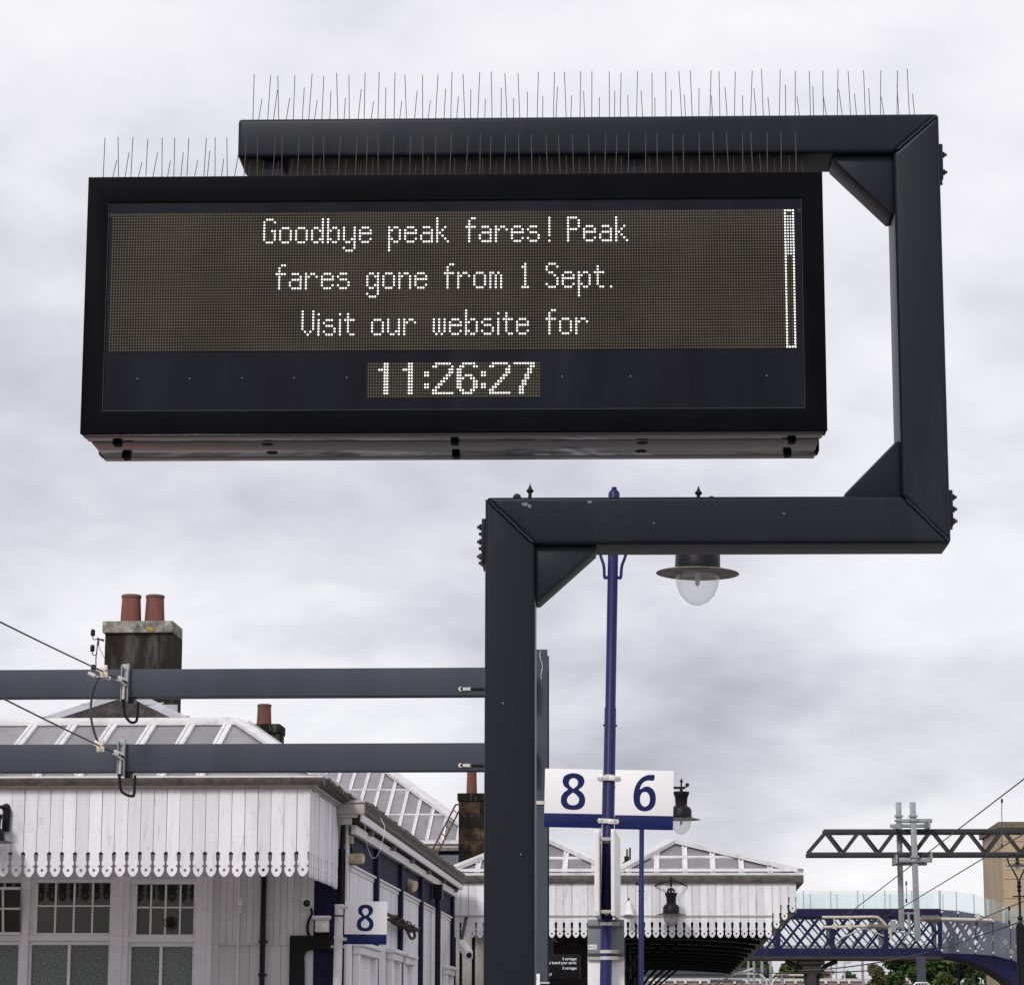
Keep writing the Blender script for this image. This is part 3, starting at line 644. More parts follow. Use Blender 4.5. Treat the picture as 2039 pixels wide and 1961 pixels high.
# cable clamps and tails on the beams
def clamp(label, x0_, y0_, x1_, y1_, loop, lug):
    Yc = YG-.2
    a, b, c, d = rect(x0_, y0_, x1_, y1_, Yc-.05)
    t = thing('cable_anchor', label, 'cable anchor', ((a+b)/2, Yc, c), 'cable anchors on the gantry beams')
    part('channel', join(box(a, b, Yc-.012, Yc-.001, c, d), box(a, a+.01, Yc-.06, Yc-.012, c, d-.02), box(b-.012, b, Yc-.06, Yc-.012, c, d)), 'galv', t, bevel=.002)
    part('hook_bolt', lathe(((a+b)/2-.01, Yc-.012, d-.045), [(.014, 0), (.014, .012), (0, .012)], 8, (0, -1, 0)), 'galv', t)
    p0 = at(lug[0], lug[1], Yc-.1); p1 = at(lug[2], lug[3], Yc-.05)
    part('wedge_socket', join(bar(p0, p0.lerp(p1, .45), .045, .05), bar(p0.lerp(p1, .4)+Vector((0, 0, .02)), p1+Vector((0, 0, .02)), .018, .022), bar(p0.lerp(p1, .4)-Vector((0, 0, .022)), p1-Vector((0, 0, .022)), .018, .022)), 'galv_light', t, bevel=.003)
    part('socket_pin', lathe(p1+Vector((.0, -.02, 0)), [(.012, -.03), (.012, .05), (0, .05)], 8, (0, -1, 0)), 'iron_black', t)
    part('sleeve', tube([at((x0_+x1_)/2-1, (y0_*.45+y1_*.55), Yc-.04), at((x0_+x1_)/2-3, y1_-4, Yc-.04)], .016, 8), 'galv_light', t)
    part('cable_tail', tube(curve([at(x, y, Yc-.04 if i < 2 else Yc-.02) for i, (x, y) in enumerate(loop)]), .014, 8), 'cable_black', t)
    zb = c-.0
    part('bracket_foot', box(b-.01, b+.05, Yc+.01, Yc+.12, BZ[0 if y0_ < 1400 else 1][0]-.06, BZ[0 if y0_ < 1400 else 1][0]-.0005), 'iron_black', t)
clamp('galvanised cable anchor with a black cable tail on the upper gantry beam', 240.5, 1321, 255.5, 1396, [(245, 1388), (246, 1398), (249, 1422), (258, 1436), (267, 1438), (273, 1430), (275, 1397)], (234, 1350, 252, 1359))
clamp('galvanised cable anchor with a hanging black cable loop on the lower gantry beam', 233.5, 1471, 248.5, 1544.5, [(237.5, 1538), (238, 1547), (241, 1572), (250, 1581), (262, 1584.5), (267, 1580), (269, 1543)], (226, 1497, 246, 1507))
Yc = YG-.2
wA = [at(-330, 1068, 17), at(234, 1350, Yc-.1)]; wB = [at(-330, 1214, 17), at(227, 1498, Yc-.1)]
single('overhead_wire', tube(hang(*wA, .02), .0075, 8), 'wire_dark', 'dark overhead wire running up left from the upper gantry beam', 'wire', 'overhead wires')
single('overhead_wire', tube(hang(*wB, .02), .0075, 8), 'wire_dark', 'dark overhead wire running up left from the lower gantry beam', 'wire', 'overhead wires')
def onw(w_, px):
    best = min((abs((lambda q: 0)(0)), 0) for _ in (0,))
    P = hang(*w_, .02, 120)
    def sx(p):
        v = p-CAM; return CX+F*v.dot(_r)/v.dot(_f)
    return min(P, key=lambda p: abs(sx(p)-px))
jA, jB = onw(wA, 206), onw(wB, 198)
jc = thing('jumper_cable', 'thin grey jumper cable looping between the two overhead wires at the left', 'cable', jB)
part('cable', tube(curve([jA-Vector((0, 0, .02)), at(190, 1362, jA.y), at(182, 1395, jA.y+.02), at(181, 1425, (jA.y+jB.y)/2), at(187, 1455, jB.y), jB+Vector((-.01, 0, .02))]), .011, 8), 'wire_dark', jc)
for p in (jA, jB):
    part('wire_clamp', join(bar(p+Vector((-.05, 0, .03)), p+Vector((.03, 0, -.01)), .05, .05), box(p.x-.02, p.x+.05, p.y-.035, p.y-.005, p.z-.06, p.z-.01), box(p.x+.02, p.x+.045, p.y-.04, p.y, p.z+.0, p.z+.055)), 'copper_light', jc, bevel=.004)
sp = thing('cable_end', 'short pale cable end fitting beside the jumper cable on the upper wire', 'cable fitting', jA)
part('fitting', tube([at(176, 1340, jA.y), at(190, 1346, jA.y)], .02, 8), 'galv_light', sp)
part('tail_loop', tube(curve([at(190, 1346, jA.y), at(204, 1349, jA.y), at(217, 1352, jA.y), at(219, 1349, jA.y), at(210, 1344, jA.y), (jA.x+.02, jA.y, jA.z-.02)]), .008, 6), 'galv_light', sp)

# ================================================================== FRONT CANOPY (white valance)
YV = 30.0
BW = 26.2/5475*YV
def board_geo(w_, L, t_=.022):
    k = 1.0; hw = w_/2
    s = hw/.0735
    half = [(.015, 0), (.030, .012), (.052, .044), (.060, .068), (.0605, .088), (.052, .106), (.038, .115), (.062, .129), (.064, .164), (.056, .169), (.050, .257), (.0725, .272), (.0725, L)]
    half = [(x*s, z) for x, z in half]
    hole = [(.0165*math.sin(a), .070-.0165*math.cos(a)) for a in [math.pi*i/6 for i in range(7)]]
    gs = []
    for sg in (1, -1):
        pl = [(0, 0)]+half+[(0, L)]+[(x, z) for x, z in reversed(hole)]
        gs.append(prism([(sg*x, 0, z) for x, z in pl], (0, t_, 0)))
    return join(*gs)
vz1, vz0 = at(300, 1570.5, YV).z, at(300, 1744.5, YV).z
VL = vz1-vz0
vbm = mesh('valance_board', board_geo(BW-.004, VL), 'board_white', smooth=False)
xc = at(617, 1640, YV).x               # canopy corner
zg0, zg1 = at(300, 1561, YV-.16).z, at(300, 1548, YV-.16).z
zr0 = at(300, 1545, YV+.05).z
fc = thing('platform_canopy', 'near white timber canopy on the left with a scalloped valance and glazed roof', 'canopy', (xc-2, YV+1.4, vz0))
nb_ = 40
for i in range(nb_):
    X = xc-(i+.5)*BW
    inst('valance_board', vbm, (X, YV+random.uniform(-.003, .003), vz0+random.uniform(-.004, .004)), fc, (0, random.uniform(-.002, .002), 0))
YVe = YV+2.75
SBW = BW*1.42; ns = int((YVe-YV)/SBW)
for i in range(ns):
    inst('valance_board', vbm, (xc-.004+random.uniform(-.004, .004), YV+.03+(i+.5)*SBW, vz0+random.uniform(-.006, .004)), fc, (0, 0, R(90)), (1.4, 1, 1))
xL = xc-nb_*BW
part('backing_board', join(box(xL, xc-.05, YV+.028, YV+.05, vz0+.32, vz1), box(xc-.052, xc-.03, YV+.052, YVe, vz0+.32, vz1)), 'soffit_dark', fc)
zt_ = at(300, 1562, YV-.06).z
part('cornice_moulding', join(box(xL, xc+.06, YV-.035, YV+.02, vz1-.004, zt_-.03), box(xL, xc+.085, YV-.06, YV+.02, zt_-.0295, zt_)), 'eaves_cream', fc, bevel=.006)
part('cornice_moulding', join(box(xc-.002, xc+.035, YV+.021, YVe+.1, vz1-.004, zt_-.03), box(xc-.002, xc+.06, YV+.021, YVe+.1, zt_-.0295, zt_)), 'eaves_cream', fc, bevel=.006)
def gut(pts, mt_, P0, P1): pass
gfx = at(644, 1546, YV-.16).x
part('gutter', prism([(xL, YV-.16, zg1), (xL, YV-.13, zg0+.02), (xL, YV-.07, zg0-.004), (xL, YV+.02, zg0-.004), (xL, YV+.02, zg1)], (gfx-xL, 0, 0)), 'gutter_stone', fc)
part('gutter', prism([(gfx, YV+.0205, zg1), (gfx-.03, YV+.0205, zg0+.02), (gfx-.09, YV+.0205, zg0-.004), (xc-.002, YV+.0205, zg0-.004), (xc-.002, YV+.0205, zg1)], (0, YVe-YV+.02, 0)), 'gutter_moss', fc, label='moss-covered side gutter')
mossm = []
for i in range(70):
    p = Vector((gfx+random.uniform(-.09, -.0), YV+.3+random.random()**.6*2.4, zg1+random.uniform(-.05, .03)))
    mossm.append(lathe(p, [(.0, -.02), (random.uniform(.015, .045), 0), (random.uniform(.01, .03), .02), (0, .03)], 6))
part('moss', join(*mossm), 'gutter_moss', fc, stuff=True)
part('flashing', join(box(xL, gfx-.03, YV-.05, YV+.12, zg1+.0005, zg1+.03)), 'roof_white', fc)
part('ceiling', box(xL, xc-.055, YV+.06, YV+1.15, vz0+.31, vz0+.34), 'soffit_dark', fc)  # dark strip near the valance only, added so its slots look shaded
part('light_stop_board', box(xL-.03, xL-.001, YV+.06, YVe, vz0, zr0), 'board_white', fc)  # unseen board, added to stop light entering the canopy's open left end

# ---- generic glazed roof plane
def clip_poly(poly, region):
    def area(P): return sum(P[i][0]*P[(i+1) % len(P)][1]-P[(i+1) % len(P)][0]*P[i][1] for i in range(len(P)))
    if area(region) < 0: region = region[::-1]
    o = poly
    for i in range(len(region)):
        a, b = region[i], region[(i+1) % len(region)]
        ins = lambda p: (b[0]-a[0])*(p[1]-a[1])-(b[1]-a[1])*(p[0]-a[0]) >= -1e-9
        n = []
        for j in range(len(o)):
            p, q = o[j], o[(j+1) % len(o)]
            ip, iq = ins(p), ins(q)
            if ip: n.append(p)
            if ip != iq:
                d1 = (b[0]-a[0])*(p[1]-a[1])-(b[1]-a[1])*(p[0]-a[0]); d2 = (b[0]-a[0])*(q[1]-a[1])-(b[1]-a[1])*(q[0]-a[0])
                t = d1/(d1-d2); n.append((p[0]+(q[0]-p[0])*t, p[1]+(q[1]-p[1])*t))
        o = n
        if len(o) < 3: return []
    c = []
    for p in o:
        if not c or abs(p[0]-c[-1][0])+abs(p[1]-c[-1][1]) > 1e-5: c.append(p)
    if len(c) > 2 and abs(c[0][0]-c[-1][0])+abs(c[0][1]-c[-1][1]) < 1e-5: c.pop()
    return c if len(c) > 2 and abs(area(c)) > 1e-4 else []
def glazed(root, Y0, zz, s, region, us, vs_, bw=.05, rail=.05, twin=True, pm='roof_pane', cap=True):
    # region and bars in (X, v); v is the distance behind Y0
    nrm = Vector((0, -s, 1)).normalized()
    P = lambda u, v, h=0: Vector((u, Y0+v, zz+s*v))+nrm*h
    ul = [min(p[0] for p in region)-1]+sorted(us)+[max(p[0] for p in region)+1]
    vl = [min(p[1] for p in region)-1]+sorted(vs_)+[max(p[1] for p in region)+1]
    for i in range(len(ul)-1):
        for j in range(len(vl)-1):
            c = clip_poly([(ul[i], vl[j]), (ul[i+1], vl[j]), (ul[i+1], vl[j+1]), (ul[i], vl[j+1])], region)
            if c: part('roof_pane', prism([P(u, v) for u, v in c], -nrm*.012), pm, root, smooth=False)
    for u in us:
        for o in ((-bw*.36, bw*.36) if twin else (0,)):
            hw = bw*.16 if twin else bw*.5
            c = clip_poly([(u+o-hw, vl[0]), (u+o+hw, vl[0]), (u+o+hw, vl[-1]), (u+o-hw, vl[-1])], region)
            if c: part('glazing_bar', prism([P(a_, b_, .035) for a_, b_ in c], -nrm*.034), 'roof_white', root, smooth=False)
        if twin:
            c = clip_poly([(u-bw*.2, vl[0]), (u+bw*.2, vl[0]), (u+bw*.2, vl[-1]), (u-bw*.2, vl[-1])], region)
            if c: part('glazing_bar', prism([P(a_, b_, .016) for a_, b_ in c], -nrm*.015), 'panel_white', root, smooth=False)
    for v in vs_:
        c = clip_poly([(ul[0], v-rail/2), (ul[-1], v-rail/2), (ul[-1], v+rail/2), (ul[0], v+rail/2)], region)
        if c: part('glazing_rail', prism([P(a_, b_, .028) for a_, b_ in c], -nrm*.027), 'roof_white', root, smooth=False)
    return P
def inv(px, py, Y0, zz, s):
    p = hit(px, py, Y0, zz, s); return (p.x, p.y-Y0)
# front canopy roof
S1 = .42; Yb, zb = YV+.06, zg1+.03
ra = inv(476, 1443, Yb, zb, S1); rv = ra[1]
hipc = (gfx-.12, 0)
reg = [(xL, 0), hipc, (ra[0], rv), (xL, rv)]
us = [inv(px, 1446, Yb, zb, S1)[0] for px in (-322, -244, -166, -88, -10, 68.6, 147, 226, 304, 380.5, 453.5)]
P = glazed(fc, Yb, zb, S1, reg, us, [], bw=.10)
part('ridge_cap', join(bar(P(xL, rv, .03), P(ra[0]+.02, rv, .03), .10, .07), bar(P(xL, rv, .075), P(ra[0], rv, .075), .04, .03)), 'roof_white', fc, bevel=.004)
part('hip_cap', bar(P(ra[0], rv, .04), P(hipc[0], 0, .04), .14, .05), 'roof_white', fc, bevel=.004)
ap = P(ra[0], rv); bk = Vector((hipc[0], Yb+2*rv, zb))
part('roof_end', ([ap, P(hipc[0], 0), bk], [(0, 1, 2)]), 'roof_pane', fc)
part('roof_back', ([P(xL, rv), ap, bk, Vector((xL, Yb+2*rv, zb))], [(0, 1, 2, 3)]), 'roof_pane', fc)
part('hip_cap', bar(ap+Vector((.05, .05, .04)), bk+Vector((.05, 0, .04)), .12, .05), 'roof_white', fc, bevel=.004)

# ================================================================== STATION BUILDING
YW = 32.8
sb = thing('station_building', 'white and navy timber station building with slate roof and stone chimneys', 'building', (at(690, 1850, YW).x-3, YW+2, 0))
xw = at(690, 1850, YW).x
YE = 48.6
zeave = at(690, 1640, YW).z
xlw = at(-470, 1800, YW).x
# core walls (hidden faces of the volume)
part('wall', join(box(xlw, xw-.05, YW+.06, YE, 0, zeave+.10)), 'wall_white', sb)
def wpx(x): return at(x, 1850, YW).x
def wpz(y): return at(300, y, YW).z
def wb(name, x0_, y0_, x1_, y1_, off, dep, mt_, par, bevel=.0, **k):
    return part(name, box(wpx(x0_), wpx(x1_), YW-off, YW-off+dep, wpz(y1_), wpz(y0_)), mt_, par, bevel=bevel, **k)
wb('window_header', -470, 1690, 423, 1751, .0, .058, 'wall_white', sb)
# windows
def window(x0_, x1_, ncol, yo):
    fr_ = wb('window', x0_, 1751, x1_, 1757+yo, .02, .06, 'frame_white', sb)
    fz = wb
    top, mid, bot = 1753+yo, 1857+yo, 2040
    for xx in (x0_, x1_-5): wb('stile', xx, 1757.2+yo, xx+5, bot, .02, .06, 'frame_white', fr_, .004)
    wb('transom', x0_-4, 1862+yo, x1_+4, 1873+yo, .05, .10, 'frame_white', fr_, .006)
    wb('sash_rail', x0_+5.1, 1857+yo, x1_-5.1, 1861.8+yo, .025, .05, 'frame_white', fr_, .004)
    wb('sash_rail', x0_+5.1, 1873.5+yo, x1_-5.1, 1881+yo, .02, .05, 'frame_white', fr_, .004)
    xa, xb = x0_+12, x1_-3
    for i in range(ncol):
        c0_, c1_ = xa+(xb-xa)*i/ncol, xa+(xb-xa)*(i+1)/ncol
        for r0_, r1_ in ((1757.2, 1803), (1803, 1857)):
            wb('pane', c0_, r0_+yo, c1_, r1_+yo, -.02, .01, 'window_dark', fr_, smooth=False)
    wb('sash_rail', x0_+5.1, 1757.3+yo, xa+1.5, 1857+yo, .012, .04, 'frame_white', fr_, .003)
    for i in range(1, ncol): wb('glazing_bar', xa+(xb-xa)*i/ncol-1.9, 1757.4+yo, xa+(xb-xa)*i/ncol+1.9, 1856.8+yo, .004, .022, 'frame_white', fr_, .003)
    wb('glazing_bar', xa+1.6, 1801.5+yo, xb, 1804.7+yo, .006, .022, 'frame_white', fr_, .003)
    mx_ = (x0_+x1_)/2-2
    for c0_, c1_ in ((x0_+5.2, mx_), (mx_, x1_-5.2)): wb('obscured_pane', c0_, 1881+yo, c1_, 2040, -.02, .01, 'window_obscure', fr_, smooth=False)
    wb('glazing_bar', mx_-3, 1881.2+yo, mx_+3, 2040, .01, .028, 'frame_white', fr_, .003)
    return fr_
window(-110, 44, 4, 0); window(-300, -126, 4, 0); window(60, 223, 4, 0); window(258, 390, 4, 3)
ef = thing('extractor_fan', 'round dark extractor fan set in a pane of the right-hand window', 'fan', at(339.5, 1850, YW))
p = at(339.5, 1836.5, YW)
part('rim', lathe((p.x, YW+.019, p.z), [(.085, 0), (.085, .018), (.074, .03), (.066, .02)], 24, (0, -1, 0)), 'soffit_dark', ef)
part('hub', lathe((p.x, YW+.01, p.z), [(.066, 0), (.05, .02), (0, .028)], 20, (0, -1, 0)), 'cable_black', ef)
# top-hung open light in the leftmost window
hl = thing('open_window_light', 'hopper window light tilted open at the left edge under the canopy', 'window light', (wpx(20), YW-.1, wpz(1857)), rot=(R(10), 0, 0))
for b_ in ((wpx(-60), wpx(44), YW-.10, YW-.07, wpz(1862), wpz(1856)), (wpx(-60), wpx(44), YW-.10, YW-.07, wpz(1771), wpz(1766)), (wpx(8), wpx(12), YW-.10, YW-.07, wpz(1856)+.001, wpz(1771)-.001), (wpx(-60), wpx(44), YW-.1, YW-.072, wpz(1811), wpz(1807))):
    part('sash_bar', box(*b_), 'frame_white', hl, bevel=.003)
part('pane', box(wpx(-60), wpx(43), YW-.082, YW-.078, wpz(1857), wpz(1770)), 'window_dark', hl)
part('hinge_arm', bar((wpx(30), YW-.08, wpz(1859)), (wpx(30), YW+.0, wpz(1859)), .02, .02), 'frame_white', hl)
for x0_, x1_, o in ((44.2, 59.8, .07), (223.2, 257.8, .06), (390.2, 423, .06)):
    wb('window_post', x0_, 1745, x1_, 2040, o, .12, 'frame_white', sb, .012)
wb('window_post', 236, 1745, 246, 2040, .085, .025, 'frame_white', sb, .008)
wb('window_post', 405, 1745, 412, 2040, .08, .02, 'frame_white', sb, .006)
wb('wall_reveal', 423.1, 1735, 437, 2040, .02, .08, 'wall_white', sb)
# boarding right of the windows
zrail = 1879
nbd = 14
for i in range(nbd):
    a_, b_ = 437+(625-437)*i/nbd, 437+(625-437)*(i+1)/nbd
    wb('wall_board', a_+.25, 1690, b_-.25, zrail-1.6, .012+random.uniform(0, .003), .07, 'wall_white', sb, .003)
wb('dado_rail', 437, zrail-1.5, 578, zrail+1.5, .03, .09, 'wall_white', sb, .004)
for a_, b_ in ((437, 498), (498.6, 560), (560.6, 625)): wb('dado_panel', a_, zrail+1.6, b_, 2040, .008, .06, 'wall_white', sb, .003)
wb('corner_panel', 625.2, 1690, 686, 2040, .02, .08, 'wall_blue', sb, .004)
wb('corner_post', 686.2, 1640, 690.6, 2040, .03, .12, 'wall_white', sb, .004)
# side wall
def sx_(x, y, off=0): return atx(x, y, xw+off)
def ypx(px): return (1339.5-690)*YW/(1339.5-px)
zb_mold = at(691, 1727, YW).z
zp0, zp1 = at(690, 1660, YW).z, at(690, 1642, YW).z
bays = [32.9]+[ypx(p) for p in (742, 791.5, 833, 867, 897)]
part('wall_face', box(xw-.049, xw, YW+.13, YE, 0, zeave+.1), 'board_white', sb)
for i, yb_ in enumerate(bays[1:]):
    part('pilaster', box(xw, xw+.078, yb_-.11, yb_+.11, 0, zp0-.002), 'wall_blue', sb, bevel=.01)
for i in range(len(bays)-1):
    ya, yb_ = bays[i]+.115, bays[i+1]-.115
    part('frieze_panel', box(xw+.001, xw+.02, ya, yb_, zb_mold+.05, zp0-.002), 'wall_blue', sb)
    part('sill_moulding', join(box(xw+.001, xw+.03, ya, yb_, zb_mold-.03, zb_mold+.02), box(xw+.001, xw+.06, ya, yb_, zb_mold+.0205, zb_mold+.045)), 'frame_white', sb, bevel=.006)
    nn = 12
    for j in range(nn):
        y0_, y1_ = ya+(yb_-ya)*j/nn, ya+(yb_-ya)*(j+1)/nn
        part('wall_board', box(xw+.001, xw+.014+random.uniform(0, .004), y0_+.004, y1_-.004, 0, zb_mold-.031), 'board_white', sb)
for (pa, pb_, yh) in ((700, 738, 1884), (768, 787, 1897), (792.8, 812, 1905), (881.5, 894, 1929)):
    ya, yb_ = ypx(pa), ypx(pb_); zh = atx(pa, yh, xw+.1).z
    dw = part('door_surround', join(box(xw+.02, xw+.10, ya, ya+.14, 0, zh-.06), box(xw+.02, xw+.10, yb_-.14, yb_, 0, zh-.06), box(xw+.02, xw+.12, ya-.03, yb_+.03, zh-.0595, zh+.03), box(xw+.02, xw+.16, ya-.07, yb_+.07, zh+.0305, zh+.08)), 'frame_white', sb, bevel=.006)
    part('door_panel', box(xw+.015, xw+.03, ya+.141, yb_-.141, 0, zh-.061), 'frame_white', dw)
# eaves of the side wall: plate, soffit, fascia, gutter
part('wall_plate', box(xw+.04, xw+.10, YW+.0, YE-.1, zp0, zp1), 'frame_white', sb, bevel=.006)
xg = at(721, 1594, 32.5).x
zge = at(721, 1594, 32.5).z
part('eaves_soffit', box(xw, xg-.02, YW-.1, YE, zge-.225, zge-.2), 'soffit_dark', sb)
part('eaves_fascia', box(xg-.035, xg-.008, YW-.2, YE, zge-.235, zge-.146), 'frame_white', sb, bevel=.004)
for i in range(6):
    y = YW+1.3+i*2.75
    part('eaves_bracket', box(xw+.101, xg-.036, y, y+.12, zge-.30, zge-.2255), 'gutter_stone', sb, bevel=.01)
prof = [(-.06, -.145), (-.012, -.14), (.02, -.11), (.0, -.08), (.02, -.05), (.05, -.02), (.05, 0), (-.06, 0)]
part('eaves_gutter', prism([(xg+u, YW-.25, zge+v) for u, v in prof], (0, YE-YW+.2, 0)), 'gutter_stone', sb)
edge = []
for i in range(260):
    y = YW-.2+random.random()*(YE-YW)
    edge.append(lathe((xg+random.uniform(-.02, .05), y, zge), [(random.uniform(.015, .04), -.008), (random.uniform(.01, .03), .012), (0, .022)], 5))
part('gutter_debris', join(*edge), 'gutter_moss', sb, stuff=True)
# cornice return (moulded block at the corner)
cx_ = at(700, 1600, YW-.25).x
part('cornice_return', join(box(cx_-.16, xg+.03, YW-.33, YW-.255, zge-.16, zge-.03), box(cx_-.18, xg+.045, YW-.35, YW-.255, zge-.0295, zge+.005), box(cx_-.15, xg-.05, YW-.32, YW-.255, zge-.2, zge-.1605), box(cx_-.13, xg-.12, YW-.31, YW-.255, zge-.28, zge-.2005)), 'eaves_cream', sb, bevel=.012)
part('roof_slope', ([Vector((xg-.02, YW-.2, zge)), Vector((xg-.02, YE, zge)), Vector((xw-3, YE, zge+.35)), Vector((xw-3, YW+3, zge+.35))], [(0, 1, 2, 3)]), 'slate', sb)
part('corner_downpipe', tube([(wpx(680), YW-.06, 0), (wpx(680), YW-.06, zp0-.02), (wpx(684), YW-.2, zp0+.12)], .026, 10), 'iron_black', sb)
ydp = ypx(857)
part('side_downpipe', join(tube([(xw+.13, ydp, 0), (xw+.13, ydp, zeave-.35)], .045, 10), box(xw+.05, xw+.2, ydp-.12, ydp+.12, zeave-.35, zeave-.12)), 'iron_black', sb)

# slate roof with lead hips
Ysl = 37.2
apx = at(257, 1384, Ysl)
SS = .85
bl, brr = hit(38, 1455, Ysl, apx.z, SS), hit(400, 1455, Ysl, apx.z, SS)
base_c = (bl+brr)/2
roof = part('roof', ([apx, bl, brr, Vector((bl.x, Ysl+(Ysl-bl.y), bl.z)), Vector((brr.x, Ysl+(Ysl-bl.y), brr.z))], [(0, 1, 2), (0, 3, 1), (0, 2, 4), (0, 4, 3)]), 'slate', sb)
part('upper_wall', box(bl.x+.2, brr.x-.2, bl.y+.15, Ysl+1.2, zeave, bl.z), 'wall_white', sb)
sln = Vector((0, -SS, 1)).normalized()
slm = mesh('slate_tile', box(-.046, .046, -.016, .0, -.085, .085), 'slate', smooth=False)
rows = 11
ang = math.atan2(1, SS) if False else math.atan(SS)
for i in range(rows):
    t = (i+.5)/rows; c_ = apx.lerp(base_c, t); hwid_l = (apx.x-bl.x)*t; hwid_r = (brr.x-apx.x)*t
    X = apx.x-hwid_l+random.uniform(.03, .09)+(.05 if i % 2 else 0)
    while X < apx.x+hwid_r-.03:
        p = Vector((X, c_.y, c_.z))+sln*(.014+random.uniform(0, .006))
        inst('slate_tile', slm, p, roof, (ang-R(90)+R(4), random.uniform(-.03, .03), 0), (random.uniform(.9, 1.0), random.uniform(.6, 1.4), 1))
        X += .0985
for q_ in (bl, brr):
    part('lead_hip', join(bar(apx+Vector((0, -.02, .03)), q_+Vector((0, -.02, .03)), .15, .02, sln), tube([apx+Vector((0, .03, .05)), q_+Vector((0, .03, .05))], .035, 8)), 'lead', roof)
for t in (.36, .72, .98):
    for q_ in (bl, brr):
        p = apx.lerp(q_, t)
        part('lead_joint', bar(p+Vector((-.12, -.03, .045)), p+Vector((.12, .02, .065)), .03, .012, sln), 'eaves_cream', roof)
# big chimney
def chimney(x0_, x1_, capx0, capx1, ycap, ycapb, ybase, Yc_, dep, pots, m1, m2, blocks=False, parent=sb):
    a, b, _, _ = rect(x0_, ycapb, x1_, ybase, Yc_+.04)
    ca, cb, cz0_, cz1_ = rect(capx0, ycap, capx1, ycapb, Yc_)
    zb_ = at(x0_, ybase, Yc_).z
    st = part('chimney', box(a, b, Yc_+.05, Yc_+dep-.05, zb_, cz0_-.0005), m1, parent, bevel=.012)
    part('chimney_cap', box(ca, cb, Yc_, Yc_+dep, cz0_, cz1_), m2, st, bevel=.015)
    for (p0, p1, q0, q1, yt) in pots:
        base = at((p0+p1)/2, ycap, Yc_+dep*.35); r0_ = (p1-p0)/2/5475*(Yc_+dep*.35); r1_ = (q1-q0)/2/5475*(Yc_+dep*.35)
        zt = at((q0+q1)/2, yt, Yc_+dep*.35).z; h = zt-cz1_
        po = part('chimney_pot', lathe((base.x, base.y, cz1_-.02), [(r0_, 0), (r1_*.93, h-.03)], 24), 'terracotta', st)
        part('pot_rim', lathe((base.x, base.y, cz1_-.02), [(r1_*.93, h-.0295), (r1_*1.0, h-.02), (r1_*1.0, h+.012), (r1_*.85, h+.02), (r1_*.8, h-.1), (0, h-.1)], 24), 'pot_rim', st)
    return st, (a, b, zb_, cz0_, ca, cb, cz1_)
st1, d1 = chimney(206.6, 344, 203.5, 344, 1235.8, 1259, 1420, 38.0, .80, [(239, 282, 243, 283.5, 1184.5), (287, 328.5, 291, 329.5, 1185)], 'chimney_stone', 'chimney_cap')
for px, py, s in ((300, 1253, .035), (296, 1251, .03), (303, 1254, .02)):
    p = at(px, py, 38.0); part('lichen', lathe((p.x, 38.001, p.z), [(s, 0), (s*.7, .01), (0, .012)], 8, (0, -1, 0)), 'lichen', st1)
part('chimney_flashing', box(d1[0]-.05, d1[1]+.08, 38.0, 38.05, d1[2], d1[2]+.12), 'lead', sb)
chimney(491, 556, 487, 557.5, 1440.5, 1458, 1500, 42.0, .62, [(510.6, 541, 512.5, 541.5, 1402)], 'chimney_dark', 'chimney_dark')
st3, d3 = chimney(913, 985, 910.5, 988, 1578.5, 1594, 1760, 50.0, .9, [(928.6, 950, 930, 949, 1505)], 'chimney_dark', 'chimney_dark')
zc, k = d3[3]-.003, 0
while zc > d3[2]:
    hh = .235; X = d3[0]-.005-(.2 if k % 2 else 0)
    while X < d3[1]:
        x1_ = min(X+.40, d3[1]+.005)
        if x1_-max(X, d3[0]-.005) > .03: part('stone_block', box(max(X, d3[0]-.005)+.004, x1_-.004, 50.03+random.uniform(-.006, .006), 50.049, zc-hh+.006, zc), 'ashlar', st3, bevel=.006)
        X += .40
    zc -= hh; k += 1

# insulator bracket on the chimney
bp_ = thing('aerial_bracket', 'old rusty bracket with cup insulators beside the big chimney', 'bracket', at(203, 1330, 38.3))
Yi = 38.3
part('arm', tube([at(207, 1275, Yi), at(196, 1272, Yi), at(195, 1285, Yi)], .018, 6), 'rust', bp_)
part('rod', tube([at(195, 1278, Yi), at(191, 1310, Yi), at(191, 1345, Yi)], .008, 6), 'rust', bp_)
for px, py in ((185, 1260), (184, 1291), (185.5, 1330)):
    p = at(px, py, Yi)
    part('insulator', lathe((p.x, p.y, p.z-.045), [(.02, 0), (.032, .01), (.032, .075), (.024, .095), (0, .1)], 12), 'iron_black', bp_)
    part('hook', tube(curve([(p.x, p.y, p.z-.04), (p.x+.01, p.y, p.z-.09), (p.x+.06, p.y, p.z-.09), at(195 if py < 1280 else 192, py+8, Yi)]), .007, 6), 'iron_black', bp_)
part('stay_wire', tube([at(196, 1286, Yi), at(214, 1322, 38.04)], .004, 5), 'wire_dark', bp_)

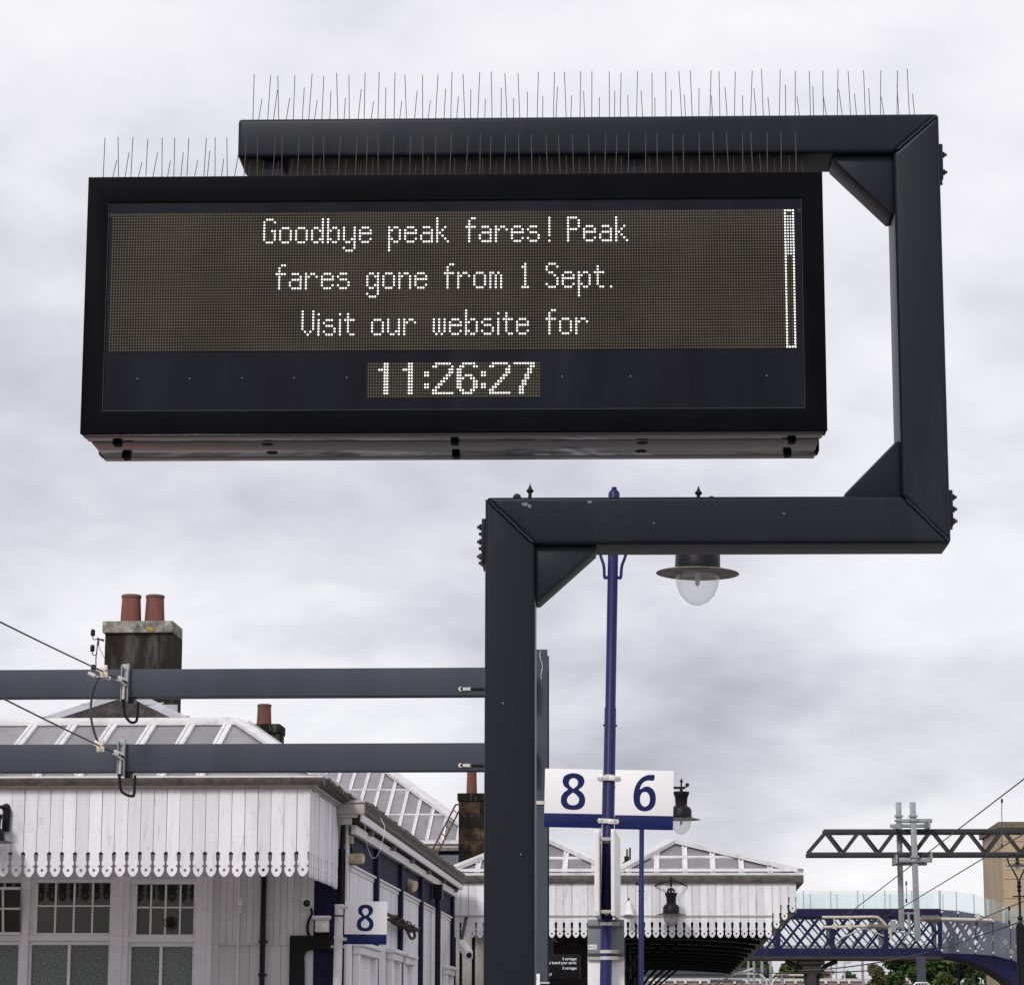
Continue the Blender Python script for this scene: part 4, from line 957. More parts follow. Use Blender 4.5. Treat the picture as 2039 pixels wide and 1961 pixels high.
# rear glazed roof
YR_ = 52.0; S2 = .49
zrr = at(870, 1673, YR_).z
rg = thing('glazed_roof', 'grey glazed hipped roof with white bars behind the station building', 'roof', (at(800, 1673, YR_).x, YR_, zrr))
A0 = inv(560, 1673, YR_, zrr, S2); A1 = inv(962, 1673, YR_, zrr, S2); A2 = inv(721, 1500, YR_, zrr, S2); A3 = inv(640, 1500, YR_, zrr, S2)
A3 = (A3[0], A2[1])
us = []
X = inv(820.7, 1667, YR_, zrr, S2)[0]; st_ = 30.6/5475*YR_
us = [X+i*st_ for i in range(-9, 6)]
vs2 = [inv(800, 1623.5, YR_, zrr, S2)[1], inv(780, 1574, YR_, zrr, S2)[1]]
P = glazed(rg, YR_, zrr, S2, [A0, A1, A2, A3], us, vs2, bw=.06, rail=.045)
part('hip_cap', bar(P(*A1, .04), P(*A2, .04), .24, .06), 'roof_white', rg)
part('ridge_cap', bar(P(*A2, .04), P(*A3, .04), .16, .06), 'roof_white', rg)
part('hip_cap', bar(P(*A3, .04), P(*A0, .04), .2, .06), 'roof_white', rg)
bkz = YR_+2*A2[1]
part('roof_back', ([P(*A2), P(*A3), Vector((A0[0], bkz, zrr)), Vector((A1[0], bkz, zrr))], [(0, 1, 2, 3)]), 'roof_pane', rg)
part('roof_end', ([P(*A1), P(*A2), Vector((A1[0], bkz, zrr))], [(0, 1, 2)]), 'roof_pane', rg)
part('roof_end', ([P(*A0), P(*A3), Vector((A0[0], bkz, zrr))], [(0, 1, 2)]), 'roof_pane', rg)
part('eaves_rail', box(A0[0], A1[0], YR_-.06, YR_+.05, zrr-.07, zrr+.0), 'roof_white', rg)
zq = [at(870, y, YR_).z for y in (1680, 1688, 1694, 1702)]
part('eaves_board', join(box(A0[0], A1[0], YR_-.10, YR_, zq[0], zrr-.0705), box(A0[0], A1[0], YR_-.06, YR_, zq[1], zq[0]-.0005)), 'eaves_cream', rg)
part('eaves_moulding', box(A0[0], A1[0], YR_-.1, YR_, zq[2], zq[1]-.0005), 'gutter_stone', rg)
part('rear_wall', join(box(A0[0]+.1, A1[0]-.1, YR_-.02, bkz, 0, zq[2]-.0005)), 'wall_blue', rg)
for i in range(10):
    X = at(860+i*6, 1700, YR_).x; part('rear_board', box(X, X+.05, YR_-.035, YR_-.0205, zrr-1.6, zq[3]), 'panel_grey', rg)
# ladder
Ya_ = 49.9
L0, L1 = at(858, 1698, Ya_-.25), at(906, 1604, Ya_); M0, M1 = at(868, 1705, Ya_-.25), at(915, 1612, Ya_)
ld = thing('roof_ladder', 'rusty metal ladder leaning on the right-hand stone chimney', 'ladder', L0)
part('rail', tube(curve([L0, L0.lerp(L1, .5), L0.lerp(L1, .93), L1+Vector((.02, .0, .02)), L1+Vector((.10, .06, .02))]), .016, 8), 'rust', ld)
part('rail', tube([M0, M1], .016, 8), 'rust', ld)
for t in (.08, .25, .42, .59, .76, .92):
    part('rung', tube([L0.lerp(L1, t), M0.lerp(M1, t)], .010, 6), 'rust', ld)

# ------------------------------------------------------------------ fittings on the building
def wpt(x, y, off=0): return at(x, y, YW-off)
dp = thing('drainpipe', 'black drainpipe on the grey boarded wall right of the windows', 'drainpipe', (wpx(527), YW-.09, 0))
part('pipe', tube([(wpx(525), YW-.09, 0), (wpx(526), YW-.09, wpz(1740)), (wpx(526), YW-.09, wpz(1690))], .033, 12), 'iron_black', dp)
for y in (1874, 1940): part('pipe_bracket', box(wpx(518), wpx(534), YW-.09, YW-.013, wpz(y)-.012, wpz(y)+.012), 'iron_black', dp)
cd_ = thing('conduit', 'thin white conduit with a small junction box on the boarded wall', 'conduit', (wpx(477), YW-.05, 0))
part('tube', tube([(wpx(474), YW-.04, 0), (wpx(476), YW-.04, wpz(1740)), (wpx(477), YW-.04, wpz(1690))], .014, 8), 'plastic_white', cd_)
p = wpt(478, 1799, .05); part('junction_box', join(lathe((p.x, YW-.013, p.z), [(.04, 0), (.045, .05), (.03, .07), (0, .07)], 12, (0, -1, 0)), box(p.x-.02, p.x+.02, YW-.07, YW-.013, p.z-.11, p.z+.08)), 'plastic_white', cd_)
dc = thing('dome_camera', 'round white dome camera on the wall beside the navy corner panel', 'camera', wpt(612.5, 1798.5))
p = wpt(612.5, 1798.5); part('ring', lathe((p.x, YW-.012, p.z), [(.064, 0), (.064, .05), (.056, .062), (.044, .064)], 24, (0, -1, 0)), 'plastic_white', dc)
part('dome', lathe((p.x, YW-.074, p.z), [(.045, -.001), (.04, .022), (.025, .038), (0, .044)], 20, (0, -1, 0)), 'window_dark', dc)
part('lead', tube(curve([wpt(619, 1808, .03), wpt(621, 1818, .03), wpt(614, 1834, .03), wpt(612, 1850, .03), wpt(616, 1864, .03)]), .015, 8), 'cable_black', dc)
ct = thing('cable_tray', 'black bent cable tray with thick cables turning the wall corner', 'cable tray', (wpx(590), YW-.05, 0))
part('tray', join(box(wpx(578.5), wpx(600), YW-.05, YW-.036, 0, wpz(1862)), box(wpx(600.1), wpx(668), YW-.05, YW-.036, wpz(1889), wpz(1862))), 'cable_black', ct)
for i in range(8):
    o = i*3.3
    part('cable', tube(curve([wpt(581+o*.95, 2030, .07), wpt(582+o*.95, 1930, .07), wpt(585+o*.8, 1895+o*.35, .07), wpt(604+o*.3, 1874+o*.7, .07), wpt(630, 1869+o*.8, .07), wpt(668, 1868+o*.95, .07)]), .019, 8), 'cable_black', ct)
wbx = thing('lamp_housing', 'boxy white floodlight housing on the navy corner panel', 'floodlight', wpt(643, 1856))
part('hood', join(box(wpx(626), wpx(661), YW-.24, YW-.021, wpz(1829), wpz(1824)), box(wpx(628), wpx(659), YW-.22, YW-.021, wpz(1832), wpz(1829)-.0005)), 'plastic_white', wbx, bevel=.006)
part('body', box(wpx(631), wpx(657), YW-.19, YW-.021, wpz(1856), wpz(1832)-.0005), 'plastic_white', wbx, bevel=.015)
part('lens', lathe(((wpx(645)), YW-.19, wpz(1845)), [(.045, 0), (.04, .012), (0, .02)], 16, (0, -1, 0)), 'plastic_white', wbx)
# eaves floodlights
def flood(label, x, y, Y, r, L, ax, m_, bx2, by2):
    p = at(x, y, Y)
    t = thing('floodlight', label, 'floodlight', p, 'cylindrical floodlights under the eaves')
    ax = Vector(ax).normalized()
    part('barrel', lathe(p-ax*L/2, [(r*.85, 0), (r, .02), (r, L*.3), (r*.97, L*.31), (r*.97, L*.7), (r, L*.71), (r, L-.01), (r*.9, L)], 20, ax), m_, t)
    b = at(bx2, by2, Y)
    part('sensor_box', box(b.x-.035, b.x+.035, Y-.03, Y+.05, b.z-.05, b.z+.05), m_, t, bevel=.006)
    part('mount', tube([p+Vector((-.02, 0, r*.6)), b+Vector((0, 0, -.04))], .012, 6), 'iron_black', t)
    part('mount', tube([b+Vector((0, .02, .03)), Vector((xw+.06, Y+.02, zp0+.01))], .012, 6), 'iron_black', t)
flood('dirty cylindrical floodlight under the near end of the eaves', 707, 1709, YW+.12, .062, .21, (1, -.25, -.02), 'floodlight', 697.5, 1671)
flood('pale cylindrical floodlight under the eaves farther along the side wall', 815, 1761, 40.2, .082, .21, (1, -.4, -.35), 'floodlight_pale', 799.5, 1734)
# bundle of cables like a nest
nt_ = []
pN = [atx(px, py, xw+.16) for px, py in ((768, 1822), (790, 1832), (812, 1845), (832, 1853))]
for i in range(34):
    t0 = random.uniform(0, 1.6); t1 = min(3, t0+random.uniform(.7, 1.7))
    def pp(t):
        k_ = min(int(t), 2); b = pN[k_].lerp(pN[k_+1], t-k_); return b+Vector((random.uniform(-.05, .07), random.uniform(-.1, .1), random.uniform(-.06, .05)))
    nt_.append(tube(curve([pp(t0), pp((t0+t1)/2), pp(t1)], 3), random.uniform(.007, .016), 5))
nt_.append(tube(curve([atx(*q, xw+.16) for q in ((808, 1846), (813, 1858), (817, 1866), (822, 1868), (826, 1863), (824, 1854))]), .022, 6))
single('cable_bundle', join(*nt_), 'nest', 'tangled dark cable bundle strapped along the side wall behind the 8 sign', 'cables')
single('loose_cable', tube(curve([at(758, 1628, YW+.2), at(766, 1650, YW-.1), at(757, 1690, YW-.1), at(746, 1708, YW), at(736, 1698, YW), at(728, 1668, YW-.1), at(727, 1640, YW+.1)]), .003, 6), 'plastic_white', 'thin pale loose cable looping down from the eaves gutter', 'cable')
# sign 8 on the white post
Y3 = 31.5
wp_ = thing('white_post', 'white painted pipe post carrying the lower platform 8 sign', 'post', (at(673, 1961, Y3).x, Y3, 0))
Xp = at(671.5, 1961, Y3).x; Xt = at(675.5, 1800, Y3).x; zt_p = at(675, 1800, Y3).z
part('pipe', tube([(Xp-.008, Y3, 0), (Xp, Y3, at(672, 1961, Y3).z), (Xt, Y3, zt_p-.03)], .049, 16), 'pvc_white', wp_)
part('post_cap', lathe((Xt, Y3, zt_p-.03), [(.053, 0), (.056, .02), (.05, .03), (0, .032)], 16), 'pvc_white', wp_)
for y in (1823, 1865, 1884):
    z = at(673, y, Y3).z; X = Xp+(Xt-Xp)*(z-at(672, 1961, Y3).z)/(zt_p-at(672, 1961, Y3).z)
    part('clip', lathe((X, Y3, z), [(.053, -.01), (.056, -.01), (.056, .01), (.053, .01)], 16), 'rust' if y == 1823 else 'pvc_white', wp_)
for s in (-1, 1):
    part('clip_bolt', lathe((X+s*.065, Y3, z), [(.018, -.014), (.018, .014)], 8), 'copper_light', wp_)
sign('8', 'white platform sign 8 on the white post by the building corner', 685.5, 1793.5, 770, 1879, Y3-.04, 1859, (710, 1799.5, 743.5, 1853), -1, .012)
# lantern at the left edge
wl = thing('wall_lantern', 'black bracket lantern cut off by the left edge of the photo', 'lantern', at(-12, 1690, YV-.25))
pl_ = at(-12, 1676, YV-.25)
lantern(wl, pl_, .21)
part('bracket', join(tube(curve([at(12, 1610, YV-.03), at(2, 1606, YV-.1), at(-10, 1612, YV-.22), (pl_.x, pl_.y, pl_.z+.38)]), .02, 8), lathe(at(12, 1608, YV-.005), [(.05, 0), (.04, .03), (0, .035)], 14, (0, -1, 0)), tube([at(14, 1610, YV-.035), at(11, 1655, YV-.035)], .045, 10)), 'iron_black', wl)

# ================================================================== FAR CANOPY
YC = 49.0
BW2 = 15.75/5475*YC
fz1, fz0 = at(1300, 1757.5, YC).z, at(1300, 1866, YC).z
fcx0, fcx1 = at(893, 1800, YC).x, at(1585.5, 1780, YC).x
f2 = thing('platform_canopy', 'farther long white canopy with twin glazed hips and stepped right valance end', 'canopy', ((fcx0+fcx1)/2, YC, fz0))
vb2 = mesh('valance_board', board_geo(BW2-.004, fz1-fz0), 'board_white', smooth=False)
short = []
nB = int((fcx1-fcx0)/BW2)
for i in range(nB):
    X = fcx1-(i+.5)*BW2
    lift = {0: 49/5475*YC, 1: 34/5475*YC, 2: 18/5475*YC}.get(i, 0)
    if lift:
        gm_ = mesh('valance_board', board_geo(BW2-.004, fz1-fz0-lift), 'board_white', smooth=False)
        inst('valance_board', gm_, (X, YC, fz0+lift), f2)
    else:
        dz = -.035 if i == 19 else random.uniform(-.004, .004)
        inst('valance_board', vb2, (X, YC+random.uniform(-.004, .004), fz0+dz), f2, (0, random.uniform(-.003, .003), 0))
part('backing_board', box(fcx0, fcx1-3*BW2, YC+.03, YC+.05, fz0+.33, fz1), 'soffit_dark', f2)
zr_ = at(1200, 1823, YC).z
part('valance_rail', box(fcx0, at(1538, 1823, YC).x, YC-.02, YC-.0045, zr_-.012, zr_+.012), 'eaves_cream', f2)
gx1 = at(1600, 1745, YC-.1).x; zz1 = at(1300, 1742, YC-.12).z; zz0 = at(1300, 1757, YC-.12).z
part('gutter', prism([(fcx0-.3, YC-.14, zz1), (fcx0-.3, YC-.12, (zz0+zz1)/2), (fcx0-.3, YC-.05, zz0), (fcx0-.3, YC+.03, zz0), (fcx0-.3, YC+.03, zz1)], (gx1-fcx0+.3, 0, 0)), 'gutter_stone', f2)
part('gutter_flashing', box(fcx0-.3, gx1-.02, YC-.13, YC+.05, zz1+.0005, at(1300, 1737.5, YC-.1).z), 'roof_white', f2)
part('side_gutter', box(gx1-.13, gx1, YC+.031, 100, zz0, zz1), 'gutter_stone', f2)
for i in range(150):
    inst('valance_board', vb2, (fcx1-.002, YC+.05+(i+.5)*BW2*2.2, fz0+.10), f2, (0, 0, R(90)), (2.2, 1, 1)) if i < 0 else None
part('side_valance', box(fcx1-.03, fcx1, YC+.05, 100, fz0+.44, zz0), 'eaves_cream', f2)
part('end_fillet', prism([(fcx1-.028, YC+.052, fz0+.44), (fcx1-3.1*BW2, YC+.052, fz0+.02), (fcx1-3.1*BW2, YC+.052, fz0+.5), (fcx1-.028, YC+.052, fz0+.5)], (0, .03, 0)), 'soffit_dark', f2)
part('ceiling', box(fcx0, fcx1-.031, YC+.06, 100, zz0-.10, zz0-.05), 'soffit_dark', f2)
for i in range(14):
    y = YC+1.5+i*3.6
    arc = [Vector((fcx0+.1+(fcx1-fcx0-.25)*t/16, y, fz0+.42+.14*math.sin(math.pi*t/16)**.7)) for t in range(17)]
    part('roof_rib', tube(arc, .05, 6), 'iron_black', f2)
for i in range(7):
    y = YC+1.2+i*7.2
    for X, hh in ((fcx0+1.2, 0), (at(1225, 1920, YC+1.2).x, 0)):
        part('canopy_column', tube([(X, y, 0), (X, y, fz0+.35)], .07, 10), 'iron_black', f2)
    for s in (-1, 1):
        X = at(1225, 1920, YC+1.2).x
        part('column_bracket', tube(curve([(X, y, 2.1), (X+s*.15, y, 2.6), (X+s*.5, y, 3.1), (X+s*1.2, y, fz0+.45)]), .035, 6), 'iron_black', f2)
# purlins along
for k_ in range(9):
    X = fcx0+(fcx1-fcx0)*(k_+.5)/9
    part('purlin', box(X-.05, X+.05, YC+.1, 99.9, zz0-.2, zz0-.101), 'soffit_dark', f2)
# glazed hips
zb2 = at(1300, 1738, YC+.05).z; S3 = .42
def hip(xa, xap, yap, xb, ups, hv):
    a_ = inv(xa, 1738, YC+.05, zb2, S3); b_ = inv(xb, 1738, YC+.05, zb2, S3); c_ = inv(xap, yap, YC+.05, zb2, S3)
    P = glazed(f2, YC+.05, zb2, S3, [a_, b_, c_], [inv(x, 1738, YC+.05, zb2, S3)[0] for x in ups], [inv(xap, hv, YC+.05, zb2, S3)[1]], bw=.09, rail=.09)
    for q_ in (a_, b_): part('hip_cap', bar(P(*q_, .05), P(*c_, .05), .2, .07), 'roof_white', f2)
    part('eaves_rail', bar(P(a_[0], .02, .05), P(b_[0], .02, .05), .05, .05), 'roof_white', f2)
    rd = Vector((P(*c_).x, 98, P(*c_).z))
    part('roof_slope', ([P(*a_), P(*c_), rd, Vector((a_[0], 98, zb2))], [(0, 1, 2, 3)]), 'roof_pane', f2)
    part('roof_slope', ([P(*b_), P(*c_), rd, Vector((b_[0], 98, zb2))], [(0, 1, 2, 3)]), 'roof_pane', f2)
hip(893, 1071, 1666, 1226, [950, 1008, 1066, 1124, 1182], 1710)
hip(1232, 1341, 1678, 1594, [1252, 1307.5, 1364, 1420, 1477, 1534], 1708)
# lantern and loudspeaker on the far valance
vl = thing('canopy_lantern', 'black bell lantern hanging in front of the far white valance', 'lantern', at(1336, 1840, YC-.35))
pl_ = at(1336.5, 1820, YC-.35); kk = 29.5/5475*YC
lantern(vl, pl_, kk, globe='globe_dull')
zt2 = pl_.z+1.85*kk
part('hanger', join(tube([(pl_.x, YC-.35, pl_.z+1.8*kk), (pl_.x, YC-.35, at(1336, 1746, YC-.35).z)], .02, 6), tube([(pl_.x+.055*math.cos(i*.6), YC-.35, at(1336, 1775, YC-.35).z+.055*math.sin(i*.6)) for i in range(11)], .02, 6)), 'iron_black', vl)
for s in (-1, 1):
    part('stay', tube([(pl_.x, YC-.35, at(1336, 1751, YC-.35).z), (pl_.x+s*.28, YC-.02, at(1336, 1763, YC-.02).z)], .013, 6), 'iron_black', vl)
ls = thing('loudspeaker', 'small white cone loudspeaker on the far white valance', 'loudspeaker', at(1252, 1827, YC-.2))
p = at(1252, 1800, YC-.2); q_ = at(1252, 1825, YC-.28)
ax = (q_-p).normalized()
part('horn', lathe(p, [(.03, -.06), (.05, 0), (.075, .1), (.09, .19), (.108, .23), (.1, .235), (.06, .15), (0, .13)], 20, ax), 'plastic_white', ls)
part('bracket', tube(curve([p+Vector((-.03, .0, .02)), p+Vector((0, .02, .11)), (p.x, YC-.002, p.z+.03)]), .01, 6), 'iron_black', ls)
# departure board under canopy
Yb_ = 47.0
a, b, c, d = rect(1040, 1900, 1155, 1948, Yb_)
db = thing('departure_board', 'black departure screen with small white text under the far canopy', 'display', ((a+b)/2, Yb_, c))
part('case', box(a, b, Yb_, Yb_+.25, c, d), 'screen_dark', db, bevel=.01)
for s, py, xr in (('3 carriages', 1912.5, 1148), ('You board your servic', 1920.5, 1148), ('3 carriages', 1931, 1148), ('27', 1942, 1099)):
    q_ = at(xr, py, Yb_); hgt = (5.4 if s == '3 carriages' else 5.6)/5475*Yb_*(1.3 if 'y' in s or 'g' in s else .85)
    text('screen_text', s, q_.x, Yb_-.001, q_.z, hgt, 'text_lit', db, align='RIGHT', wide=.85)
part('hanger', box((a+b)/2-.03, (a+b)/2+.03, Yb_+.1, Yb_+.16, d, at(1097, 1870, Yb_).z), 'iron_black', db)
part('hanger_rail', box((a+b)/2-.03, (a+b)/2+.03, Yb_+.1, YC+.06, at(1097, 1870, Yb_).z, at(1097, 1866, Yb_).z), 'iron_black', db)
# D plate on the mast
a, b, c, d = rect(1050, 1938, 1075, 1985, YG-.03)
mp_ = thing('mast_plate', 'small white plate lettered D at the foot of the grey mast', 'sign', ((a+b)/2, YG-.02, c))
part('plate', box(a, b, YG-.03, YG-.024, c, d), 'sign_white', mp_)
q_ = rect(1056, 1942, 1070.5, 1951.5, YG-.03); text('letter', 'D', (q_[0]+q_[1])/2, YG-.0302, q_[2], q_[3]-q_[2], 'text_dark', mp_, wide=1.2)
part('plate_strap', box(a+.02, gb+.02, YG-.0235, YG-.0005, at(1070, 1956, YG).z-.006, at(1070, 1956, YG).z+.006), 'galv_light', mp_)
# cctv bullet under far canopy, between the wall and the frame post
cc = thing('bullet_camera', 'grey bullet camera in the gap between side wall and steel post', 'camera', at(930, 1900, 46.5))
p0, p1 = at(934, 1901, 46.3), at(922, 1883, 47.0)
part('body', bar(p0, p1+(p1-p0)*.3, .13, .14), 'plastic_white', cc, bevel=.02)
part('lens', lathe(p0, [(.045, -.005), (.045, .012), (.03, .012), (0, .004)], 14, (p0-p1).normalized()), 'iron_black', cc)
part('bracket', tube([p1, p1+Vector((-.05, .3, .1)), (p1.x-.1, YC+.04, fz0+.35)], .03, 6), 'iron_black', cc)
# dark posts in that gap
for px, w_ in ((904, 7), (918, 5), (943, 6)):
    X = at(px, 1920, YC+.6).x
    part('canopy_column', box(X-w_/2/5475*YC, X+w_/2/5475*YC, YC+.5, YC+.62, 0, fz0+.33), 'iron_black', f2)
part('rear_wall_panel', box(at(893, 1920, YC+2).x, at(1075, 1920, YC+2).x, YC+2, YC+2.1, 0, zz0-.2), 'eaves_cream', f2)
part('rear_wall_panel', box(at(1075.5, 1920, YC+8).x, at(1190, 1920, YC+8).x, YC+8, YC+8.1, 0, zz0-.2), 'soffit_dark', f2)

# small broken chimney behind the hips
bc = thing('far_chimney', 'small dark broken chimney pots behind the far canopy roof', 'chimney', at(1248, 1745, 115))
for x0_, y0_, x1_, y1_ in ((1243, 1704, 1252, 1716), (1240, 1716, 1254, 1745), (1247, 1690, 1250, 1704), (1252.5, 1687, 1256, 1722)):
    part('pot' if y0_ < 1716 else 'stack', pbox(x0_, y0_, x1_, y1_, 115, .4), 'chimney_dark', bc)
part('stack', box(at(1235, 1745, 115).x, at(1258, 1745, 115).x, 115, 115.8, -1, at(1245, 1745, 115).z), 'chimney_dark', bc)

# ================================================================== RIGHT SIDE: footbridge
YB = 108.0
br_ = thing('footbridge', 'navy blue lattice footbridge with glass parapets and an arched right end', 'footbridge', (at(1700, 1900, YB).x, YB+1.3, -1))
def bpx(x, y, o=0): return at(x, y, YB+o)
Xs0 = 1440
for dy_ in (0, 2.6):
    zt0, zt1 = bpx(1700, 1825).z, bpx(1700, 1811).z; zb0, zb1 = bpx(1700, 1903).z, bpx(1700, 1887).z
    XA, XB = bpx(Xs0, 1850).x, bpx(1873, 1850).x
    part('top_chord', box(XA, XB, YB+dy_-.06, YB+dy_+.06, zt0, zt1), 'bridge_blue', br_)
    part('bottom_chord', box(XA, XB, YB+dy_-.06, YB+dy_+.06, zb0, zb1), 'bridge_blue', br_)
    for px in (1549, 1657, 1763.7, 1872):
        X = bpx(px, 1850).x; part('upright', box(X-.09, X+.09, YB+dy_-.09, YB+dy_+.09, zb0, zt1+.01), 'bridge_blue', br_)
    sp_ = 28/5475*YB; run = 50/5475*YB
    n_ = int((XB-XA)/sp_)
    for i in range(-1, n_+1):
        X = XA+i*sp_
        for s in (1, -1):
            p, q = Vector((X, YB+dy_+s*.02, zb1)), Vector((X+run, YB+dy_+s*.02, zt0))
            if s < 0: p, q = Vector((X+run, YB+dy_-.02, zb1)), Vector((X, YB+dy_-.02, zt0))
            lo, hi = XA, XB
            if min(p.x, q.x) < lo or max(p.x, q.x) > hi+.0:
                if max(p.x, q.x) <= lo or min(p.x, q.x) >= hi: continue
                def cut(u, v, xx): t = (xx-u.x)/(v.x-u.x); return u.lerp(v, t)
                if p.x < lo: p = cut(p, q, lo)
                if q.x < lo: q = cut(p, q, lo)
                if p.x > hi: p = cut(p, q, hi)
                if q.x > hi: q = cut(p, q, hi)
            part('lattice_bar', bar(p, q, .09 if dy_ == 0 else .055, .03, (0, 1, 0)), 'bridge_blue', br_)
part('deck', box(XA, XB, YB+.062, YB+2.538, zb0+.02, zb0+.2), 'bridge_under', br_)
part('deck_edge', box(XA, bpx(1880, 1903).x, YB-.12, YB+2.7, zb0-.12, zb0-.001), 'bridge_under', br_)
part('handrail', join(box(XA, XB, YB+.3, YB+.36, bpx(1700, 1885.5).z-.0, bpx(1700, 1881).z)), 'galv_light', br_)
part('upper_deck', box(XA, XB, YB-.05, YB+2.65, zt1+.0005, zt1+.05), 'bridge_under', br_)
gtop = bpx(1700, 1773).z
for i, px in enumerate(range(1438, 1874, 54)):
    a_, b_ = bpx(px, 1790).x, bpx(min(px+54, 1874), 1790).x
    part('glass_panel', box(a_+.015, b_-.015, YB-.03, YB-.015, zt1+.05, gtop), 'bridge_glass', br_)
    part('glass_post', box(a_-.014, a_+.014, YB-.02, YB+.02, zt1+.05, gtop+.01), 'galv', br_)
    part('glass_panel', box(a_+.015, b_-.015, YB+2.615, YB+2.63, zt1+.05, gtop-.0), 'bridge_glass', br_)
    part('glass_post', box(a_-.014+.4, a_+.014+.4, YB+2.6, YB+2.64, zt1+.05, gtop+.01), 'galv', br_)
    part('side_glass', box(a_+.015, b_-.015, YB+.13, YB+.14, zb1, zt0-.02), 'bridge_glass', br_)
# arched end
arcT = [bpx(*q) for q in ((1873, 1811), (1905, 1813), (1940, 1819), (1975, 1829), (2010, 1842), (2045, 1858), (2080, 1876), (2120, 1900))]
arcB = [bpx(*q) for q in ((1873, 1903), (1905, 1907), (1940, 1916), (1975, 1931), (2005, 1951), (2030, 1978), (2050, 2010), (2065, 2050))]
arcM = [bpx(*q) for q in ((1873, 1887), (1905, 1888), (1940, 1889), (1975, 1892), (2010, 1900), (2045, 1915), (2080, 1935), (2100, 1960))]
def strip(A_, B_, yo, th):
    n = len(A_); V = [p+Vector((0, yo, 0)) for p in A_]+[p+Vector((0, yo, 0)) for p in B_]+[p+Vector((0, yo+th, 0)) for p in A_]+[p+Vector((0, yo+th, 0)) for p in B_]
    Fc = []
    for i in range(n-1):
        Fc += [(i, i+1, n+i+1, n+i), (2*n+i, 3*n+i, 3*n+i+1, 2*n+i+1), (i, 2*n+i, 2*n+i+1, i+1), (n+i, n+i+1, 3*n+i+1, 3*n+i)]
    Fc += [(0, n, 3*n, 2*n), (n-1, 3*n-1, 4*n-1, 2*n-1)]
    return V, Fc
off_ = Vector((0, 0, -.3))
for dy_ in (0, 2.6):
    part('arch_top_chord', strip(arcT, [p+off_ for p in arcT], dy_-.06, .12), 'bridge_blue', br_)
    part('arch_spandrel', strip(arcM, arcB, dy_-.06, .12), 'bridge_blue', br_)
    for i in range(9):
        x = 1876+i*24
        for s in (1, -1):
            xa, xb = (x, x+38) if s > 0 else (x+38, x)
            def onc(C, xx):
                for u, v in zip(C, C[1:]):
                    X = bpx(xx, 1870).x
                    if u.x <= X <= v.x: return u.lerp(v, (X-u.x)/(v.x-u.x))
                return C[-1]
            part('lattice_bar', bar(onc(arcM, xa)+Vector((0, dy_+s*.02, -.02)), onc(arcT, xb)+Vector((0, dy_+s*.02, -.28)), .11, .03, (0, 1, 0)), 'bridge_blue', br_)
    X = bpx(1985, 1860).x; part('upright', box(X-.12, X+.12, YB+dy_-.09, YB+dy_+.09, bpx(1985, 1905).z, bpx(1985, 1840).z), 'bridge_blue', br_)
part('arch_soffit', ([p+Vector((0, y, -.02)) for y in (-.2, 2.9) for p in arcB], [(i, i+1, len(arcB)+i+1, len(arcB)+i) for i in range(len(arcB)-1)]), 'bridge_under', br_)
glt = [p+Vector((0, 0, .75)) for p in arcT]
for i in range(len(arcT)-2):
    part('glass_panel', strip([glt[i], glt[i+1]-Vector((.03, 0, 0))], [arcT[i], arcT[i+1]-Vector((.03, 0, 0))], -.03, .015), 'bridge_glass', br_)
    part('glass_post', box(arcT[i].x-.014, arcT[i].x+.014, YB-.02, YB+.02, arcT[i].z, glt[i].z), 'galv', br_)
for i in range(len(arcT)-3):
    part('haze_glass', strip([arcT[i], arcT[i+1]-Vector((.03, 0, 0))], [arcM[i]-Vector((0, 0, .2)), arcM[i+1]-Vector((.03, 0, .2))], -.5, .012), 'bridge_haze', br_)
    part('glass_clip', join(*[lathe(q_+Vector((0, -.5, -.1)), [(.05, 0), (.04, .03), (0, .035)], 8, (0, -1, 0)) for q_ in (arcT[i], arcM[i])]), 'galv_light', br_)
    part('glass_arm', join(*[bar(q_+Vector((0, -.49, -.1)), q_+Vector((0, -.05, -.1)), .03, .03) for q_ in (arcT[i], arcM[i])]), 'galv_light', br_)
pc = bpx(1617, 1930).x
part('pier', join(box(pc-.18, pc+.18, YB+.2, YB+2.4, -1, zb0-.12), box(pc-.5, pc+.5, YB+.0, YB+2.6, zb0-.32, zb0-.1205), box(pc-.36, pc+.36, YB+.1, YB+2.5, zb0-.6, zb0-.3205)), 'bridge_under', br_, bevel=.06)
for s in (-1, 1):
    part('pier_bracket', tube(curve([(pc+s*.15, YB+.5, zb0-1.3), (pc+s*.25, YB+.5, zb0-.8), (pc+s*.5, YB+.5, zb0-.4), (pc+s*1.0, YB+.5, zb0-.18)]), .09, 8), 'bridge_under', br_)
